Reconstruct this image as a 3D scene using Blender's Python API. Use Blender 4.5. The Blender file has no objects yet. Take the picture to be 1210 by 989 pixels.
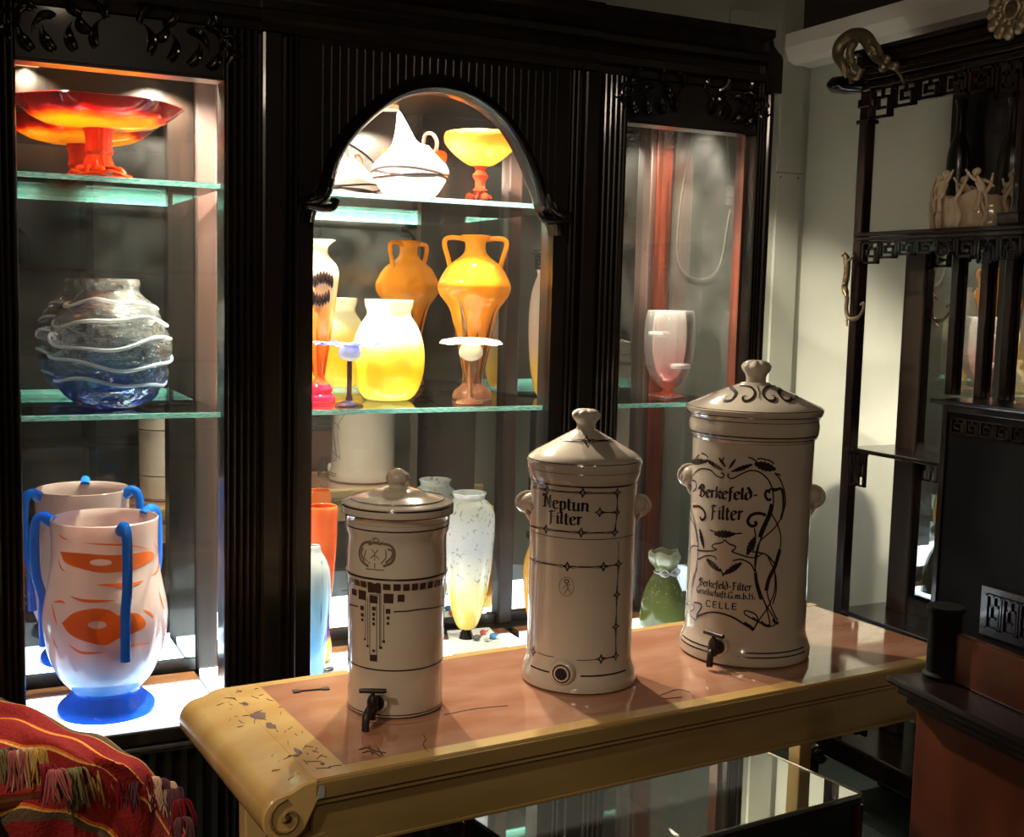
import bpy, math, random
from mathutils import Vector, Matrix
random.seed(7)
PI = math.pi
sc = bpy.context.scene
col = sc.collection

# ------------------------------------------------------------ camera
FPX = 1401.0
CW, CH = 1210.0, 989.0
yaw, pit, rol = math.radians(26.41), math.radians(5.86), math.radians(1.425)
CAM = Vector((0, -2.6, 1.45))
vF = Vector((math.sin(yaw)*math.cos(pit), math.cos(yaw)*math.cos(pit), -math.sin(pit)))
r0 = Vector((math.cos(yaw), -math.sin(yaw), 0)); u0 = r0.cross(vF)
vR = r0*math.cos(rol) + u0*math.sin(rol); vU = u0*math.cos(rol) - r0*math.sin(rol)
cd = bpy.data.cameras.new('camera'); cam = bpy.data.objects.new('camera', cd); col.objects.link(cam)
cam.matrix_world = Matrix(((vR.x, vU.x, -vF.x, CAM.x), (vR.y, vU.y, -vF.y, CAM.y), (vR.z, vU.z, -vF.z, CAM.z), (0, 0, 0, 1)))
cd.sensor_fit = 'HORIZONTAL'; cd.sensor_width = 36.0; cd.lens = FPX*36.0/CW
cd.clip_start = 0.05; cd.clip_end = 50
sc.camera = cam

# ------------------------------------------------------------ world, lights, exposure
w = bpy.data.worlds.new('world'); sc.world = w; w.use_nodes = True
w.node_tree.nodes['Background'].inputs[0].default_value = (1.0, 0.85, 0.68, 1)
w.node_tree.nodes['Background'].inputs[1].default_value = 0.012
sc.view_settings.view_transform = 'Standard'; sc.view_settings.look = 'None'
sc.view_settings.exposure = 0.0; sc.view_settings.gamma = 1.0; sc.view_settings.use_curve_mapping = False

def lamp(kind, name, loc, target, power, color, size=.1, spot=60, blend=.6):
    l = bpy.data.lights.new(name, kind); l.energy = power; l.color = color
    if kind == 'AREA': l.shape = 'DISK'; l.size = size
    else: l.shadow_soft_size = size
    if kind == 'SPOT': l.spot_size = math.radians(spot); l.spot_blend = blend
    o = bpy.data.objects.new(name, l); col.objects.link(o); o.location = loc
    d = Vector(target) - Vector(loc); o.rotation_euler = d.to_track_quat('-Z', 'Y').to_euler()
    return o
WARM = (1.0, .80, .58); HAL = (1.0, .87, .70); COOL = (.72, .86, 1.0)
# shop ceiling spots, warm and weak, plus an added spot on the beam
lamp('SPOT', 'ceiling_and_fill_light', (-1.2, -1.9, 2.75), (.22, -.78, .7), 115, WARM, .06, 36)
lamp('SPOT', 'ceiling_and_fill_light', (.6, -3.6, 2.8), (1.3, -.7, .8), 20, WARM, .06, 60)
lamp('SPOT', 'ceiling_and_fill_light', (1.3, -1.0, 2.8), (2.5, .1, .8), 5, HAL, .08, 75, .8)
lamp('SPOT', 'ceiling_and_fill_light', (1.5, -2.2, 2.2), (2.5, -.3, 2.45), 9, WARM, .06, 48, .9)  # added below the ceiling, aimed up to brighten the white beam
lamp('AREA', 'room_light', (-1.3, -3.6, 2.8), (.8, -1, .8), 9, WARM, .5)
lamp('AREA', 'rear_shop_light', (-1.5, -4.3, 2.7), (1.2, -5, 1.0), 20, WARM, .4)
# halogen lamps under the cabinet's top, one pair per bay
for x, y, e in ((.24, .06, 110), (.545, .11, 230), (.93, .16, 400), (1.24, .14, 400), (1.68, .18, 30)):
    lamp('SPOT', 'cabinet_lamp_light', (x, y, 1.985), (x, y+.01, 0), e, HAL, .022, 142, .35)
lamp('SPOT', 'cabinet_lamp_light', (1.88, .2, 1.985), (2.12, .50, 1.2), 100, HAL, .022, 100, .5)

# ------------------------------------------------------------ pixel helpers (reading sizes off the photograph)
def ray(x, y): return vF*FPX + vR*(x-605) + vU*(494.5-y)
def atZ(x, y, z): d = ray(x, y); return CAM + d*((z-CAM.z)/d.z)
def atY(x, y, Y): d = ray(x, y); return CAM + d*((Y-CAM.y)/d.y)
def atX(x, y, X): d = ray(x, y); return CAM + d*((X-CAM.x)/d.x)
def proj(P):
    v = Vector(P)-CAM; z = v.dot(vF); return 605+FPX*v.dot(vR)/z, 494.5-FPX*v.dot(vU)/z, z
def z_for_y(X, Y, y):
    a, b = 0.0, 3.0
    for _ in range(40):
        m = (a+b)/2
        if proj((X, Y, m))[1] > y: a = m
        else: b = m
    return (a+b)/2
def prof_px(X, Y, zb, rings):
    out = []
    for y, hw in rings:
        z = z_for_y(X, Y, y); out.append((max(hw, .01)/FPX*proj((X, Y, z))[2], max(z-zb, 0)))
    return out

# ------------------------------------------------------------ materials
def mat(name, base=(.5, .5, .5), rough=.5, metal=0, coat=0, spec=.5, trans=0, ior=1.45, bump=None, vary=None, emis=None, sss=0):
    m = bpy.data.materials.new(name); m.use_nodes = True; nt = m.node_tree; b = nt.nodes['Principled BSDF']
    b.inputs['Base Color'].default_value = (*base, 1); b.inputs['Roughness'].default_value = rough
    b.inputs['Metallic'].default_value = metal; b.inputs['Coat Weight'].default_value = coat; b.inputs['Coat Roughness'].default_value = .06
    b.inputs['Specular IOR Level'].default_value = spec; b.inputs['Transmission Weight'].default_value = trans; b.inputs['IOR'].default_value = ior
    if sss: b.inputs['Subsurface Weight'].default_value = sss; b.inputs['Subsurface Scale'].default_value = .02
    tc = nt.nodes.new('ShaderNodeTexCoord')
    if vary:   # (colour2, scale, (sx,sy,sz), lo, hi)
        c2, s, st, lo, hi = vary
        mp = nt.nodes.new('ShaderNodeMapping'); mp.inputs['Scale'].default_value = st; nt.links.new(tc.outputs['Object'], mp.inputs['Vector'])
        n = nt.nodes.new('ShaderNodeTexNoise'); n.inputs['Scale'].default_value = s; n.inputs['Detail'].default_value = 6; nt.links.new(mp.outputs[0], n.inputs['Vector'])
        r = nt.nodes.new('ShaderNodeValToRGB'); r.color_ramp.elements[0].position = lo; r.color_ramp.elements[1].position = hi
        r.color_ramp.elements[0].color = (*base, 1); r.color_ramp.elements[1].color = (*c2, 1)
        nt.links.new(n.outputs['Fac'], r.inputs['Fac']); nt.links.new(r.outputs['Color'], b.inputs['Base Color'])
    if bump:   # (scale, strength, (sx,sy,sz))
        s, k, st = bump
        mp = nt.nodes.new('ShaderNodeMapping'); mp.inputs['Scale'].default_value = st; nt.links.new(tc.outputs['Object'], mp.inputs['Vector'])
        n = nt.nodes.new('ShaderNodeTexNoise'); n.inputs['Scale'].default_value = s; n.inputs['Detail'].default_value = 4; nt.links.new(mp.outputs[0], n.inputs['Vector'])
        bp = nt.nodes.new('ShaderNodeBump'); bp.inputs['Strength'].default_value = k; bp.inputs['Distance'].default_value = .01
        nt.links.new(n.outputs['Fac'], bp.inputs['Height']); nt.links.new(bp.outputs[0], b.inputs['Normal'])
    if emis: b.inputs['Emission Color'].default_value = (*emis[0], 1); b.inputs['Emission Strength'].default_value = emis[1]
    return m
def pane(name, tint=(1, 1, 1), refl=.5, rough=.0, dust=0, bump=None):
    """thin glass: a clear body with Fresnel mirror reflection, optionally a little dust"""
    m = bpy.data.materials.new(name); m.use_nodes = True; nt = m.node_tree; nt.nodes.clear()
    o = nt.nodes.new('ShaderNodeOutputMaterial'); t = nt.nodes.new('ShaderNodeBsdfTransparent'); t.inputs[0].default_value = (*tint, 1)
    g = nt.nodes.new('ShaderNodeBsdfGlossy'); g.inputs['Roughness'].default_value = rough
    fr = nt.nodes.new('ShaderNodeFresnel'); fr.inputs['IOR'].default_value = 1.45
    k = nt.nodes.new('ShaderNodeMath'); k.operation = 'MULTIPLY'; k.inputs[1].default_value = refl
    mx = nt.nodes.new('ShaderNodeMixShader'); nt.links.new(fr.outputs[0], k.inputs[0]); nt.links.new(k.outputs[0], mx.inputs[0])
    if dust:
        d = nt.nodes.new('ShaderNodeBsdfDiffuse'); d.inputs[0].default_value = (.8, .8, .78, 1); m2 = nt.nodes.new('ShaderNodeMixShader')
        tc = nt.nodes.new('ShaderNodeTexCoord'); n = nt.nodes.new('ShaderNodeTexNoise'); n.inputs['Scale'].default_value = 9; n.inputs['Detail'].default_value = 8
        rr = nt.nodes.new('ShaderNodeMapRange'); rr.inputs['From Min'].default_value = .35; rr.inputs['From Max'].default_value = .75; rr.inputs['To Min'].default_value = dust*.3; rr.inputs['To Max'].default_value = dust*1.6
        nt.links.new(tc.outputs['Object'], n.inputs['Vector']); nt.links.new(n.outputs['Fac'], rr.inputs['Value']); nt.links.new(rr.outputs[0], m2.inputs[0])
        nt.links.new(t.outputs[0], m2.inputs[1]); nt.links.new(d.outputs[0], m2.inputs[2]); nt.links.new(m2.outputs[0], mx.inputs[1])
    else: nt.links.new(t.outputs[0], mx.inputs[1])
    if bump:
        tc = nt.nodes.new('ShaderNodeTexCoord'); n = nt.nodes.new('ShaderNodeTexNoise'); n.inputs['Scale'].default_value = bump[0]
        bp = nt.nodes.new('ShaderNodeBump'); bp.inputs['Strength'].default_value = bump[1]; bp.inputs['Distance'].default_value = .01
        nt.links.new(tc.outputs['Object'], n.inputs['Vector']); nt.links.new(n.outputs['Fac'], bp.inputs['Height'])
        nt.links.new(bp.outputs[0], g.inputs['Normal']); nt.links.new(bp.outputs[0], fr.inputs['Normal'])
    nt.links.new(g.outputs[0], mx.inputs[2]); nt.links.new(mx.outputs[0], o.inputs[0]); return m
def opal(name, stops, H, transl=.5, gloss=.12, clear=0, noise=None, rough=.08):
    """cased art glass: colour ramp over the object's height, diffuse + translucent body, glossy skin.
    stops = [(height fraction, colour)], noise = (colour, scale, stretch, lo, hi) flecks"""
    m = bpy.data.materials.new(name); m.use_nodes = True; nt = m.node_tree; nt.nodes.clear(); L = nt.links
    o = nt.nodes.new('ShaderNodeOutputMaterial'); tc = nt.nodes.new('ShaderNodeTexCoord'); sp = nt.nodes.new('ShaderNodeSeparateXYZ'); L.new(tc.outputs['Object'], sp.inputs[0])
    n0 = nt.nodes.new('ShaderNodeTexNoise'); n0.inputs['Scale'].default_value = 14; n0.inputs['Detail'].default_value = 5; L.new(tc.outputs['Object'], n0.inputs['Vector'])
    a = nt.nodes.new('ShaderNodeMath'); a.operation = 'DIVIDE'; a.inputs[1].default_value = H; L.new(sp.outputs[2], a.inputs[0])
    a2 = nt.nodes.new('ShaderNodeMath'); a2.operation = 'MULTIPLY_ADD'; a2.inputs[1].default_value = .18; L.new(n0.outputs['Fac'], a2.inputs[0])
    a3 = nt.nodes.new('ShaderNodeMath'); a3.operation = 'SUBTRACT'; a3.inputs[1].default_value = .09; L.new(a.outputs[0], a2.inputs[2]); L.new(a2.outputs[0], a3.inputs[0])
    r = nt.nodes.new('ShaderNodeValToRGB'); els = r.color_ramp.elements
    while len(els) < len(stops): els.new(.5)
    for e, (p, c) in zip(els, sorted(stops)): e.position = max(0, min(1, p)); e.color = (*c, 1)
    L.new(a3.outputs[0], r.inputs[0]); colr = r.outputs[0]
    if noise:
        c2, s, st, lo, hi = noise
        mp = nt.nodes.new('ShaderNodeMapping'); mp.inputs['Scale'].default_value = st; L.new(tc.outputs['Object'], mp.inputs['Vector'])
        n = nt.nodes.new('ShaderNodeTexNoise'); n.inputs['Scale'].default_value = s; n.inputs['Detail'].default_value = 2.5; n.inputs['Distortion'].default_value = .6; L.new(mp.outputs[0], n.inputs['Vector'])
        rr = nt.nodes.new('ShaderNodeMapRange'); rr.inputs['From Min'].default_value = lo; rr.inputs['From Max'].default_value = hi; L.new(n.outputs['Fac'], rr.inputs['Value'])
        zc = nt.nodes.new('ShaderNodeMapRange'); zc.inputs['From Min'].default_value = H*.28 if H < .9 else -1; zc.inputs['From Max'].default_value = H*.36 if H < .9 else -.9; L.new(sp.outputs[2], zc.inputs['Value'])
        mu = nt.nodes.new('ShaderNodeMath'); mu.operation = 'MULTIPLY'; L.new(rr.outputs[0], mu.inputs[0]); L.new(zc.outputs[0], mu.inputs[1])
        mx = nt.nodes.new('ShaderNodeMixRGB'); mx.inputs[2].default_value = (*c2, 1); L.new(mu.outputs[0], mx.inputs[0]); L.new(colr, mx.inputs[1]); colr = mx.outputs[0]
    d = nt.nodes.new('ShaderNodeBsdfDiffuse'); t = nt.nodes.new('ShaderNodeBsdfTranslucent'); L.new(colr, d.inputs[0]); L.new(colr, t.inputs[0])
    m1 = nt.nodes.new('ShaderNodeMixShader'); m1.inputs[0].default_value = transl; L.new(d.outputs[0], m1.inputs[1]); L.new(t.outputs[0], m1.inputs[2])
    body = m1.outputs[0]
    if clear:
        tr = nt.nodes.new('ShaderNodeBsdfTransparent'); L.new(colr, tr.inputs[0]); m3 = nt.nodes.new('ShaderNodeMixShader'); m3.inputs[0].default_value = clear
        L.new(body, m3.inputs[1]); L.new(tr.outputs[0], m3.inputs[2]); body = m3.outputs[0]
    g = nt.nodes.new('ShaderNodeBsdfGlossy'); g.inputs['Roughness'].default_value = rough
    fr = nt.nodes.new('ShaderNodeFresnel'); fr.inputs['IOR'].default_value = 1.5
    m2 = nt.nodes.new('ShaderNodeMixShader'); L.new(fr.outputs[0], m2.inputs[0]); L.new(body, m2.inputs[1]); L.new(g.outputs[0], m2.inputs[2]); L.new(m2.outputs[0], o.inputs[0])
    return m

M = {}
M['ebony'] = mat('ebonised_wood', (.0045, .0035, .003), .28, coat=.35, vary=((.016, .0085, .006), 6, (6, 6, .6), .4, .75))
M['carved'] = mat('carved_ebonised_wood', (.006, .0048, .004), .22, coat=.5)
M['rosewood'] = mat('etagere_dark_wood', (.008, .0045, .005), .25, coat=.5, vary=((.025, .010, .008), 5, (6, 6, .7), .4, .8))
M['mahog'] = mat('red_mahogany', (.024, .007, .004), .3, coat=.4, vary=((.085, .016, .007), 7, (8, 8, .4), .4, .7))
M['darkpost'] = mat('dark_brown_post', (.014, .006, .004), .5, coat=.05, vary=((.032, .011, .006), 7, (8, 8, .4), .4, .7))
M['brownwood'] = mat('brown_wood_strip', (.20, .075, .03), .4, vary=((.15, .05, .02), 8, (1, 8, 8), .4, .7))
M['mirror'] = mat('mirror_silver', (.66, .67, .65), .012, metal=1)
M['pane'] = pane('window_glass', (.97, .98, .97), .65, dust=.012)
M['shelf'] = pane('shelf_glass', (.93, .985, .97), .9)
M['edge'] = mat('teal_glass_edge', (.16, .72, .66), .15, vary=((.6, 1, .95), 60, (1, 1, 6), .4, .6), spec=.8)
M['led'] = mat('light_panel_diffuser', (.85, .9, 1), .4, emis=((.76, .88, 1.0), 6.5))
M['wall'] = mat('wall_paint', (.37, .38, .325), .75, vary=((.31, .32, .27), 2.2, (1, 1, 1), .35, .7), bump=(60, .05, (1, 1, 1)))
M['white'] = mat('white_trim_paint', (.80, .76, .70), .5)
M['ceil'] = mat('dark_ceiling', (.05, .046, .04), .9)
M['darkwall'] = mat('dark_shop_wall', (.09, .045, .032), .8, vary=((.14, .075, .05), 3, (1, 1, 1), .4, .7))
M['carpet'] = mat('grey_green_carpet', (.055, .07, .065), .95, vary=((.10, .12, .11), 120, (1, 1, 1), .4, .7), bump=(300, .4, (1, 1, 1)))
M['china'] = mat('cream_glazed_stoneware', (.50, .43, .355), .13, coat=.7, vary=((.44, .37, .295), 9, (1, 1, 1), .4, .8), bump=(14, .05, (1, 1, 1)))
M['ink'] = mat('brown_black_transfer_print', (.022, .013, .012), .2, coat=.4)
M['inkbrown'] = mat('brown_painted_print', (.050, .026, .018), .22, coat=.4)
M['inkfaint'] = mat('faded_brown_print', (.15, .10, .075), .25, coat=.4)
M['bluesheen'] = mat('bluish_sheen_print', (.05, .05, .12), .2, coat=.4)  # sheen on the left-hand tendrils, put into the print colour
M['hole'] = mat('dark_bore', (.008, .006, .005), .8)
M['tap'] = mat('blackened_brass', (.03, .025, .022), .42, metal=.6, vary=((.06, .05, .045), 30, (1, 1, 1), .4, .7))
M['marble'] = mat('rose_marble', (.42, .185, .105), .05, coat=1.0, vary=((.54, .29, .195), 7, (1, 2.2, 1), .38, .72))
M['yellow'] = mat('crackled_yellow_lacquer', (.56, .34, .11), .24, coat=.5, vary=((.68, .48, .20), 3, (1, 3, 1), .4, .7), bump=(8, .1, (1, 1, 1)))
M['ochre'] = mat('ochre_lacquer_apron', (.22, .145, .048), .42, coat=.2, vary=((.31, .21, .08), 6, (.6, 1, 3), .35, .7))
M['crack'] = mat('dark_crack', (.05, .025, .012), .5)
M['chip'] = mat('chipped_brown_patch', (.09, .025, .015), .6)
M['grey_chip'] = mat('bare_grey_patch', (.35, .36, .36), .7)
M['bronze'] = mat('gilt_bronze', (.30, .23, .14), .38, metal=.75, bump=(60, .5, (1, 1, 1)))
M['paleb'] = mat('worn_gilt', (.42, .36, .25), .35, metal=.5)
M['porc'] = mat('cream_glazed_porcelain', (.56, .43, .29), .18, coat=.8, vary=((.44, .32, .19), 16, (1, 1, 1), .4, .7))
M['black'] = mat('black_gloss', (.006, .006, .007), .12, coat=.6)
M['plastic'] = mat('white_plastic', (.75, .74, .70), .35)
M['greyplastic'] = mat('grey_plastic', (.35, .36, .37), .4)
M['orangewood'] = mat('red_brown_polished_wood', (.06, .013, .005), .32, coat=.25, vary=((.13, .03, .009), 4, (3, 3, 1), .35, .7))
M['mattblack'] = mat('matt_black_wood', (.006, .005, .005), .65, spec=.15)
M['darkledge'] = mat('near_black_wood', (.012, .006, .006), .3, coat=.3)
M['paper'] = mat('white_mat_board', (.8, .82, .85), .6)

# ------------------------------------------------------------ mesh builder
class MB:
    def __init__(s): s.v = []; s.f = []; s.smooth = False
    def add(s, vs, fs):
        b = len(s.v); s.v += [tuple(v) for v in vs]; s.f += [tuple(i+b for i in f) for f in fs]; return s
    def box(s, c, d, rz=0):
        x, y, z = d[0]/2, d[1]/2, d[2]/2; co, si = math.cos(rz), math.sin(rz)
        vs = [(c[0]+a*x*co-b*y*si, c[1]+a*x*si+b*y*co, c[2]+e*z) for e in (-1, 1) for a, b in ((-1, -1), (1, -1), (1, 1), (-1, 1))]
        return s.add(vs, [(3, 2, 1, 0), (4, 5, 6, 7), (0, 1, 5, 4), (1, 2, 6, 5), (2, 3, 7, 6), (3, 0, 4, 7)])
    def bx(s, x0, x1, y0, y1, z0, z1): return s.box(((x0+x1)/2, (y0+y1)/2, (z0+z1)/2), (x1-x0, y1-y0, z1-z0))
    def prism(s, pts, h0, h1, axis='z'):
        n = len(pts)
        def P(p, h): return {'z': (p[0], p[1], h), 'y': (p[0], h, p[1]), 'x': (h, p[0], p[1])}[axis]
        vs = [P(p, h0) for p in pts]+[P(p, h1) for p in pts]
        return s.add(vs, [(i, (i+1) % n, n+(i+1) % n, n+i) for i in range(n)]+[tuple(range(n))[::-1], tuple(range(n, 2*n))])
    def lathe(s, prof, seg=48, c=(0, 0, 0), fn=None, close=False):
        vs = []; n = len(prof)
        for r, z in prof:
            for k in range(seg):
                a = 2*PI*k/seg; rr, zz = (r, z) if fn is None else fn(r, z, a)
                vs.append((c[0]+rr*math.cos(a), c[1]+rr*math.sin(a), c[2]+zz))
        fs = [(i*seg+k, i*seg+(k+1) % seg, (i+1)*seg+(k+1) % seg, (i+1)*seg+k) for i in range(n-1) for k in range(seg)]
        if close: fs += [((n-1)*seg+k, (n-1)*seg+(k+1) % seg, (k+1) % seg, k) for k in range(seg)]
        else: fs += [tuple(range(seg))[::-1], tuple((n-1)*seg+k for k in range(seg))]
        s.smooth = True; return s.add(vs, fs)
    def tube(s, pts, rad, seg=10, flat=1.0):
        pts = [Vector(p) for p in pts]; n = len(pts)
        if not hasattr(rad, '__len__'): rad = [rad]*n
        vs = []; up = Vector((0, 0, 1)); N = None
        for i, p in enumerate(pts):
            t = (pts[min(i+1, n-1)]-pts[max(i-1, 0)]).normalized()
            if N is None: N = t.orthogonal().normalized()
            N = (N-t*N.dot(t)).normalized(); B = t.cross(N)
            for k in range(seg):
                a = 2*PI*k/seg; vs.append(p+N*rad[i]*math.cos(a)+B*rad[i]*flat*math.sin(a))
        fs = [(i*seg+k, i*seg+(k+1) % seg, (i+1)*seg+(k+1) % seg, (i+1)*seg+k) for i in range(n-1) for k in range(seg)]
        fs += [tuple(range(seg))[::-1], tuple((n-1)*seg+k for k in range(seg))]
        s.smooth = True; return s.add(vs, fs)
    def ball(s, c, r, seg=14, ring=9):
        if not hasattr(r, '__len__'): r = (r, r, r)
        vs = []; fs = []
        for i in range(ring+1):
            t = PI*(i+.0001*(i == 0)-.0001*(i == ring))/ring
            for k in range(seg):
                a = 2*PI*k/seg; vs.append((c[0]+r[0]*math.sin(t)*math.cos(a), c[1]+r[1]*math.sin(t)*math.sin(a), c[2]-r[2]*math.cos(t)))
        fs = [(i*seg+k, i*seg+(k+1) % seg, (i+1)*seg+(k+1) % seg, (i+1)*seg+k) for i in range(ring) for k in range(seg)]
        s.smooth = True; return s.add(vs, fs)
    def build(s, name, m, parent=None, loc=None, smooth=None, bevel=0, kind=None, label=None, sub=0):
        me = bpy.data.meshes.new(name); me.from_pydata(s.v, [], s.f); me.materials.append(m)
        sm = s.smooth if smooth is None else smooth
        if sm:
            me.shade_smooth()
            if hasattr(me, 'set_sharp_from_angle'): me.set_sharp_from_angle(angle=math.radians(50))
        o = bpy.data.objects.new(name, me); col.objects.link(o)
        if parent: o.parent = parent
        if loc is not None: o.location = loc
        if bevel:
            b = o.modifiers.new('bevel', 'BEVEL'); b.width = bevel; b.segments = 2; b.limit_method = 'ANGLE'
        if sub: q = o.modifiers.new('sub', 'SUBSURF'); q.levels = q.render_levels = sub
        if kind: o['kind'] = kind
        if label: o['label'] = label
        return o
def spline(pts, n=8):
    """Catmull-Rom through points of any dimension"""
    P = [list(p) for p in pts]; P = [[2*a-b for a, b in zip(P[0], P[1])]]+P+[[2*a-b for a, b in zip(P[-1], P[-2])]]; out = []
    for i in range(1, len(P)-2):
        for k in range(n):
            t = k/n; out.append(tuple(.5*((2*b)+(-a+c)*t+(2*a-5*b+4*c-d)*t*t+(-a+3*b-3*c+d)*t**3) for a, b, c, d in zip(P[i-1], P[i], P[i+1], P[i+2])))
    out.append(tuple(P[-2])); return out
def tag(o, label, cat, group=None, kind=None):
    o['label'] = label; o['category'] = cat
    if group: o['group'] = group
    if kind: o['kind'] = kind
    return o
def thing(name, label, cat, loc=(0, 0, 0), rz=0, group=None):
    o = bpy.data.objects.new(name, None); o.empty_display_size = .05; col.objects.link(o); o.location = loc; o.rotation_euler = (0, 0, rz)
    return tag(o, label, cat, group)
def struct(mb, name, m, **k):
    o = mb.build(name, m, **k); o['kind'] = 'structure'; return o
def az_cam(X, Y): return math.atan2(CAM.y-Y, CAM.x-X)

# ================================================================= THE SETTING
BW, RW = .54, 2.62            # back wall Y, right wall X
struct(MB().bx(-2.4, 2.8, -5.2, .75, -.1, 0), 'floor', M['carpet'])
struct(MB().bx(-2.4, 2.8, -5.2, .75, 2.95, 3.05), 'ceiling', M['ceil'])
struct(MB().bx(-2.4, 2.72, BW, BW+.1, 0, 2.95), 'wall_back', M['wall'])
struct(MB().bx(RW, RW+.1, -5.0, BW, 0, 2.95), 'wall_right', M['wall'])
struct(MB().bx(-2.5, -2.4, -5.0, BW, 0, 2.95), 'wall_left', M['darkwall'])
struct(MB().bx(-2.4, 2.72, -5.1, -5.0, 0, 2.95), 'wall_front', M['darkwall'])
# white boxed beam along the right wall with a rounded lower edge
def zr(x, y): return atX(x, y, RW-.10).z
zb, zt = zr(1050, 47), zr(1020, 17)
b = MB().prism([(RW-.12, zb+.05), (RW-.12, zt), (RW, zt), (RW, zb), (RW-.08, zb), (RW-.105, zb+.012)], -.62, BW, 'y')
struct(b, 'trim_1', M['white'])
struct(MB().bx(RW-.05, RW, -5, BW, zt+.001, 2.949), 'trim_2', M['ceil'])
# vertical joint strip in the corner of the back wall with a pencilled cross line
x0, x1 = atY(917, 200, BW).x, atY(944, 200, BW).x
st = struct(MB().bx(x0, x1, BW-.012, BW, .0, 2.9), 'trim_3', M['wall'])
z = atY(930, 205, BW).z
MB().bx(x0-.01, x1+.01, BW-.0135, BW-.012, z-.001, z+.001).build('joint_line', M['crack'], st)
for dx in (.01, x1-x0-.012): MB().ball((x0+dx, BW-.013, z-.014), .0028, 8, 6).build('screw_hole', M['crack'], st)
# blank cover plate high on the back wall
p = [atY(x, y, BW) for x, y in ((862, 10), (896, 10), (896, 40), (862, 40))]
cx, cz, hw, hh = (p[0].x+p[1].x)/2, (p[0].z+p[2].z)/2, (p[1].x-p[0].x)/2, (p[0].z-p[2].z)/2
rr = [(cx+(hw-.012)*sx+.012*math.cos(a), cz+(hh-.012)*sy+.012*math.sin(a)) for sx, sy, a0 in ((1, 1, 0), (-1, 1, 90), (-1, -1, 180), (1, -1, 270)) for a in [math.radians(a0+k*22.5) for k in range(5)]]
o = thing('cover_plate', 'blank painted cover plate with rounded corners, high on wall above the cabinet', 'wall plate', (0, 0, 0))
MB().prism(rr, BW-.012, BW, 'y').build('plate', M['wall'], o, bevel=.003)
MB().lathe([(.003, 0), (.003, .002), (.001, .003)], 10).build('screw', M['greyplastic'], o, loc=(cx+hw*.5, BW-.0125, cz-.002)).rotation_euler = (PI/2, 0, 0)

# ================================================================= THE DISPLAY CABINET
XL, XR, ZT = .115, 2.036, 2.16
Yb_l, Yb_c = .345, .452
cab = thing('display_cabinet', 'long black display cabinet with three glazed bays and arched middle window', 'display cabinet', (0, 0, 0))
def reeds(x0, x1, y, n, d=.007):
    """points of a reeded face running from x0 to x1 at depth y"""
    out = []; w_ = (x1-x0)/n
    for i in range(n):
        for k in range(5):
            t = k/5; out.append((x0+w_*(i+t), y-d*math.sin(PI*t)**.7 if 0 < t < 1 else y+.002))
    out.append((x1, y+.002)); return out
def column(x0, x1, layout, z0, z1, back=.05):
    """layout: list of (fraction width, kind) kinds r=reeds f=flat g=groove b=bead"""
    pts = []; x = x0; W = x1-x0
    for fr, k in layout:
        w_ = fr*W
        if k[0] == 'r': pts += reeds(x, x+w_, -.018, int(k[1:]))
        elif k[0] == 'f': pts += [(x, -.014), (x+w_, -.014)]
        elif k[0] == 'p': pts += [(x, -.024), (x+w_*.12, -.026), (x+w_*.88, -.026), (x+w_, -.024)]
        elif k[0] == 'g': pts += [(x, -.002), (x+w_, -.002)]
        elif k[0] == 'b': pts += [(x+w_*.5-w_*.5*math.cos(PI*t/8), -.012-w_*.6*math.sin(PI*t/8)) for t in range(9)]
        x += w_
    q = [pts[0]]
    for a in pts[1:]:
        if abs(a[0]-q[-1][0])+abs(a[1]-q[-1][1]) > 1e-6: q.append(a)
    q += [(x1, back), (x0, back)]
    return MB().prism(q, z0, z1)
COLA = [(.07, 'b'), (.30, 'r4'), (.04, 'g'), (.22, 'p'), (.06, 'g'), (.13, 'r2'), (.18, 'f')]
column(XL, .172, [(.35, 'b'), (.65, 'r3')], .06, 2.0).build('column', M['ebony'], cab)
column(.582, .780, COLA, .06, 2.0).build('column', M['ebony'], cab)
column(1.385, 1.585, [(f, k) for f, k in reversed(COLA)], .06, 2.0).build('column', M['ebony'], cab)
column(1.980, XR, [(.5, 'r3'), (.5, 'b')], .06, 2.08, .013).build('column', M['ebony'], cab)
# plinth and bottom rails
ZF = .50
for x0, x1 in ((.172, .582), (.78, 1.385), (1.585, 1.98)):
    MB().bx(x0, x1, -.012, .03, .455, ZF-.012).build('bottom_rail', M['ebony'], cab, bevel=.004)
    MB().bx(x0, x1, -.026, .0, .438, .455).build('rail_moulding', M['ebony'], cab, bevel=.006)
    MB().prism([(x0, .03), (x0, .0)]+[(x0+(x1-x0)*(i+t)/12, .012-(.009 if 0 < t < 1 else 0)) for i in range(12) for t in (0, .3, .7)]+[(x1, .012), (x1, .03)], .14, .438).build('reeded_panel', M['ebony'], cab)
MB().bx(XL-.02, XR+.02, -.05, .44, 0, .14).build('plinth', M['ebony'], cab, bevel=.012)
MB().bx(XL+.01, XR-.01, .03, .46, .14, ZF-.012).build('base_box', M['ebony'], cab)
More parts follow.
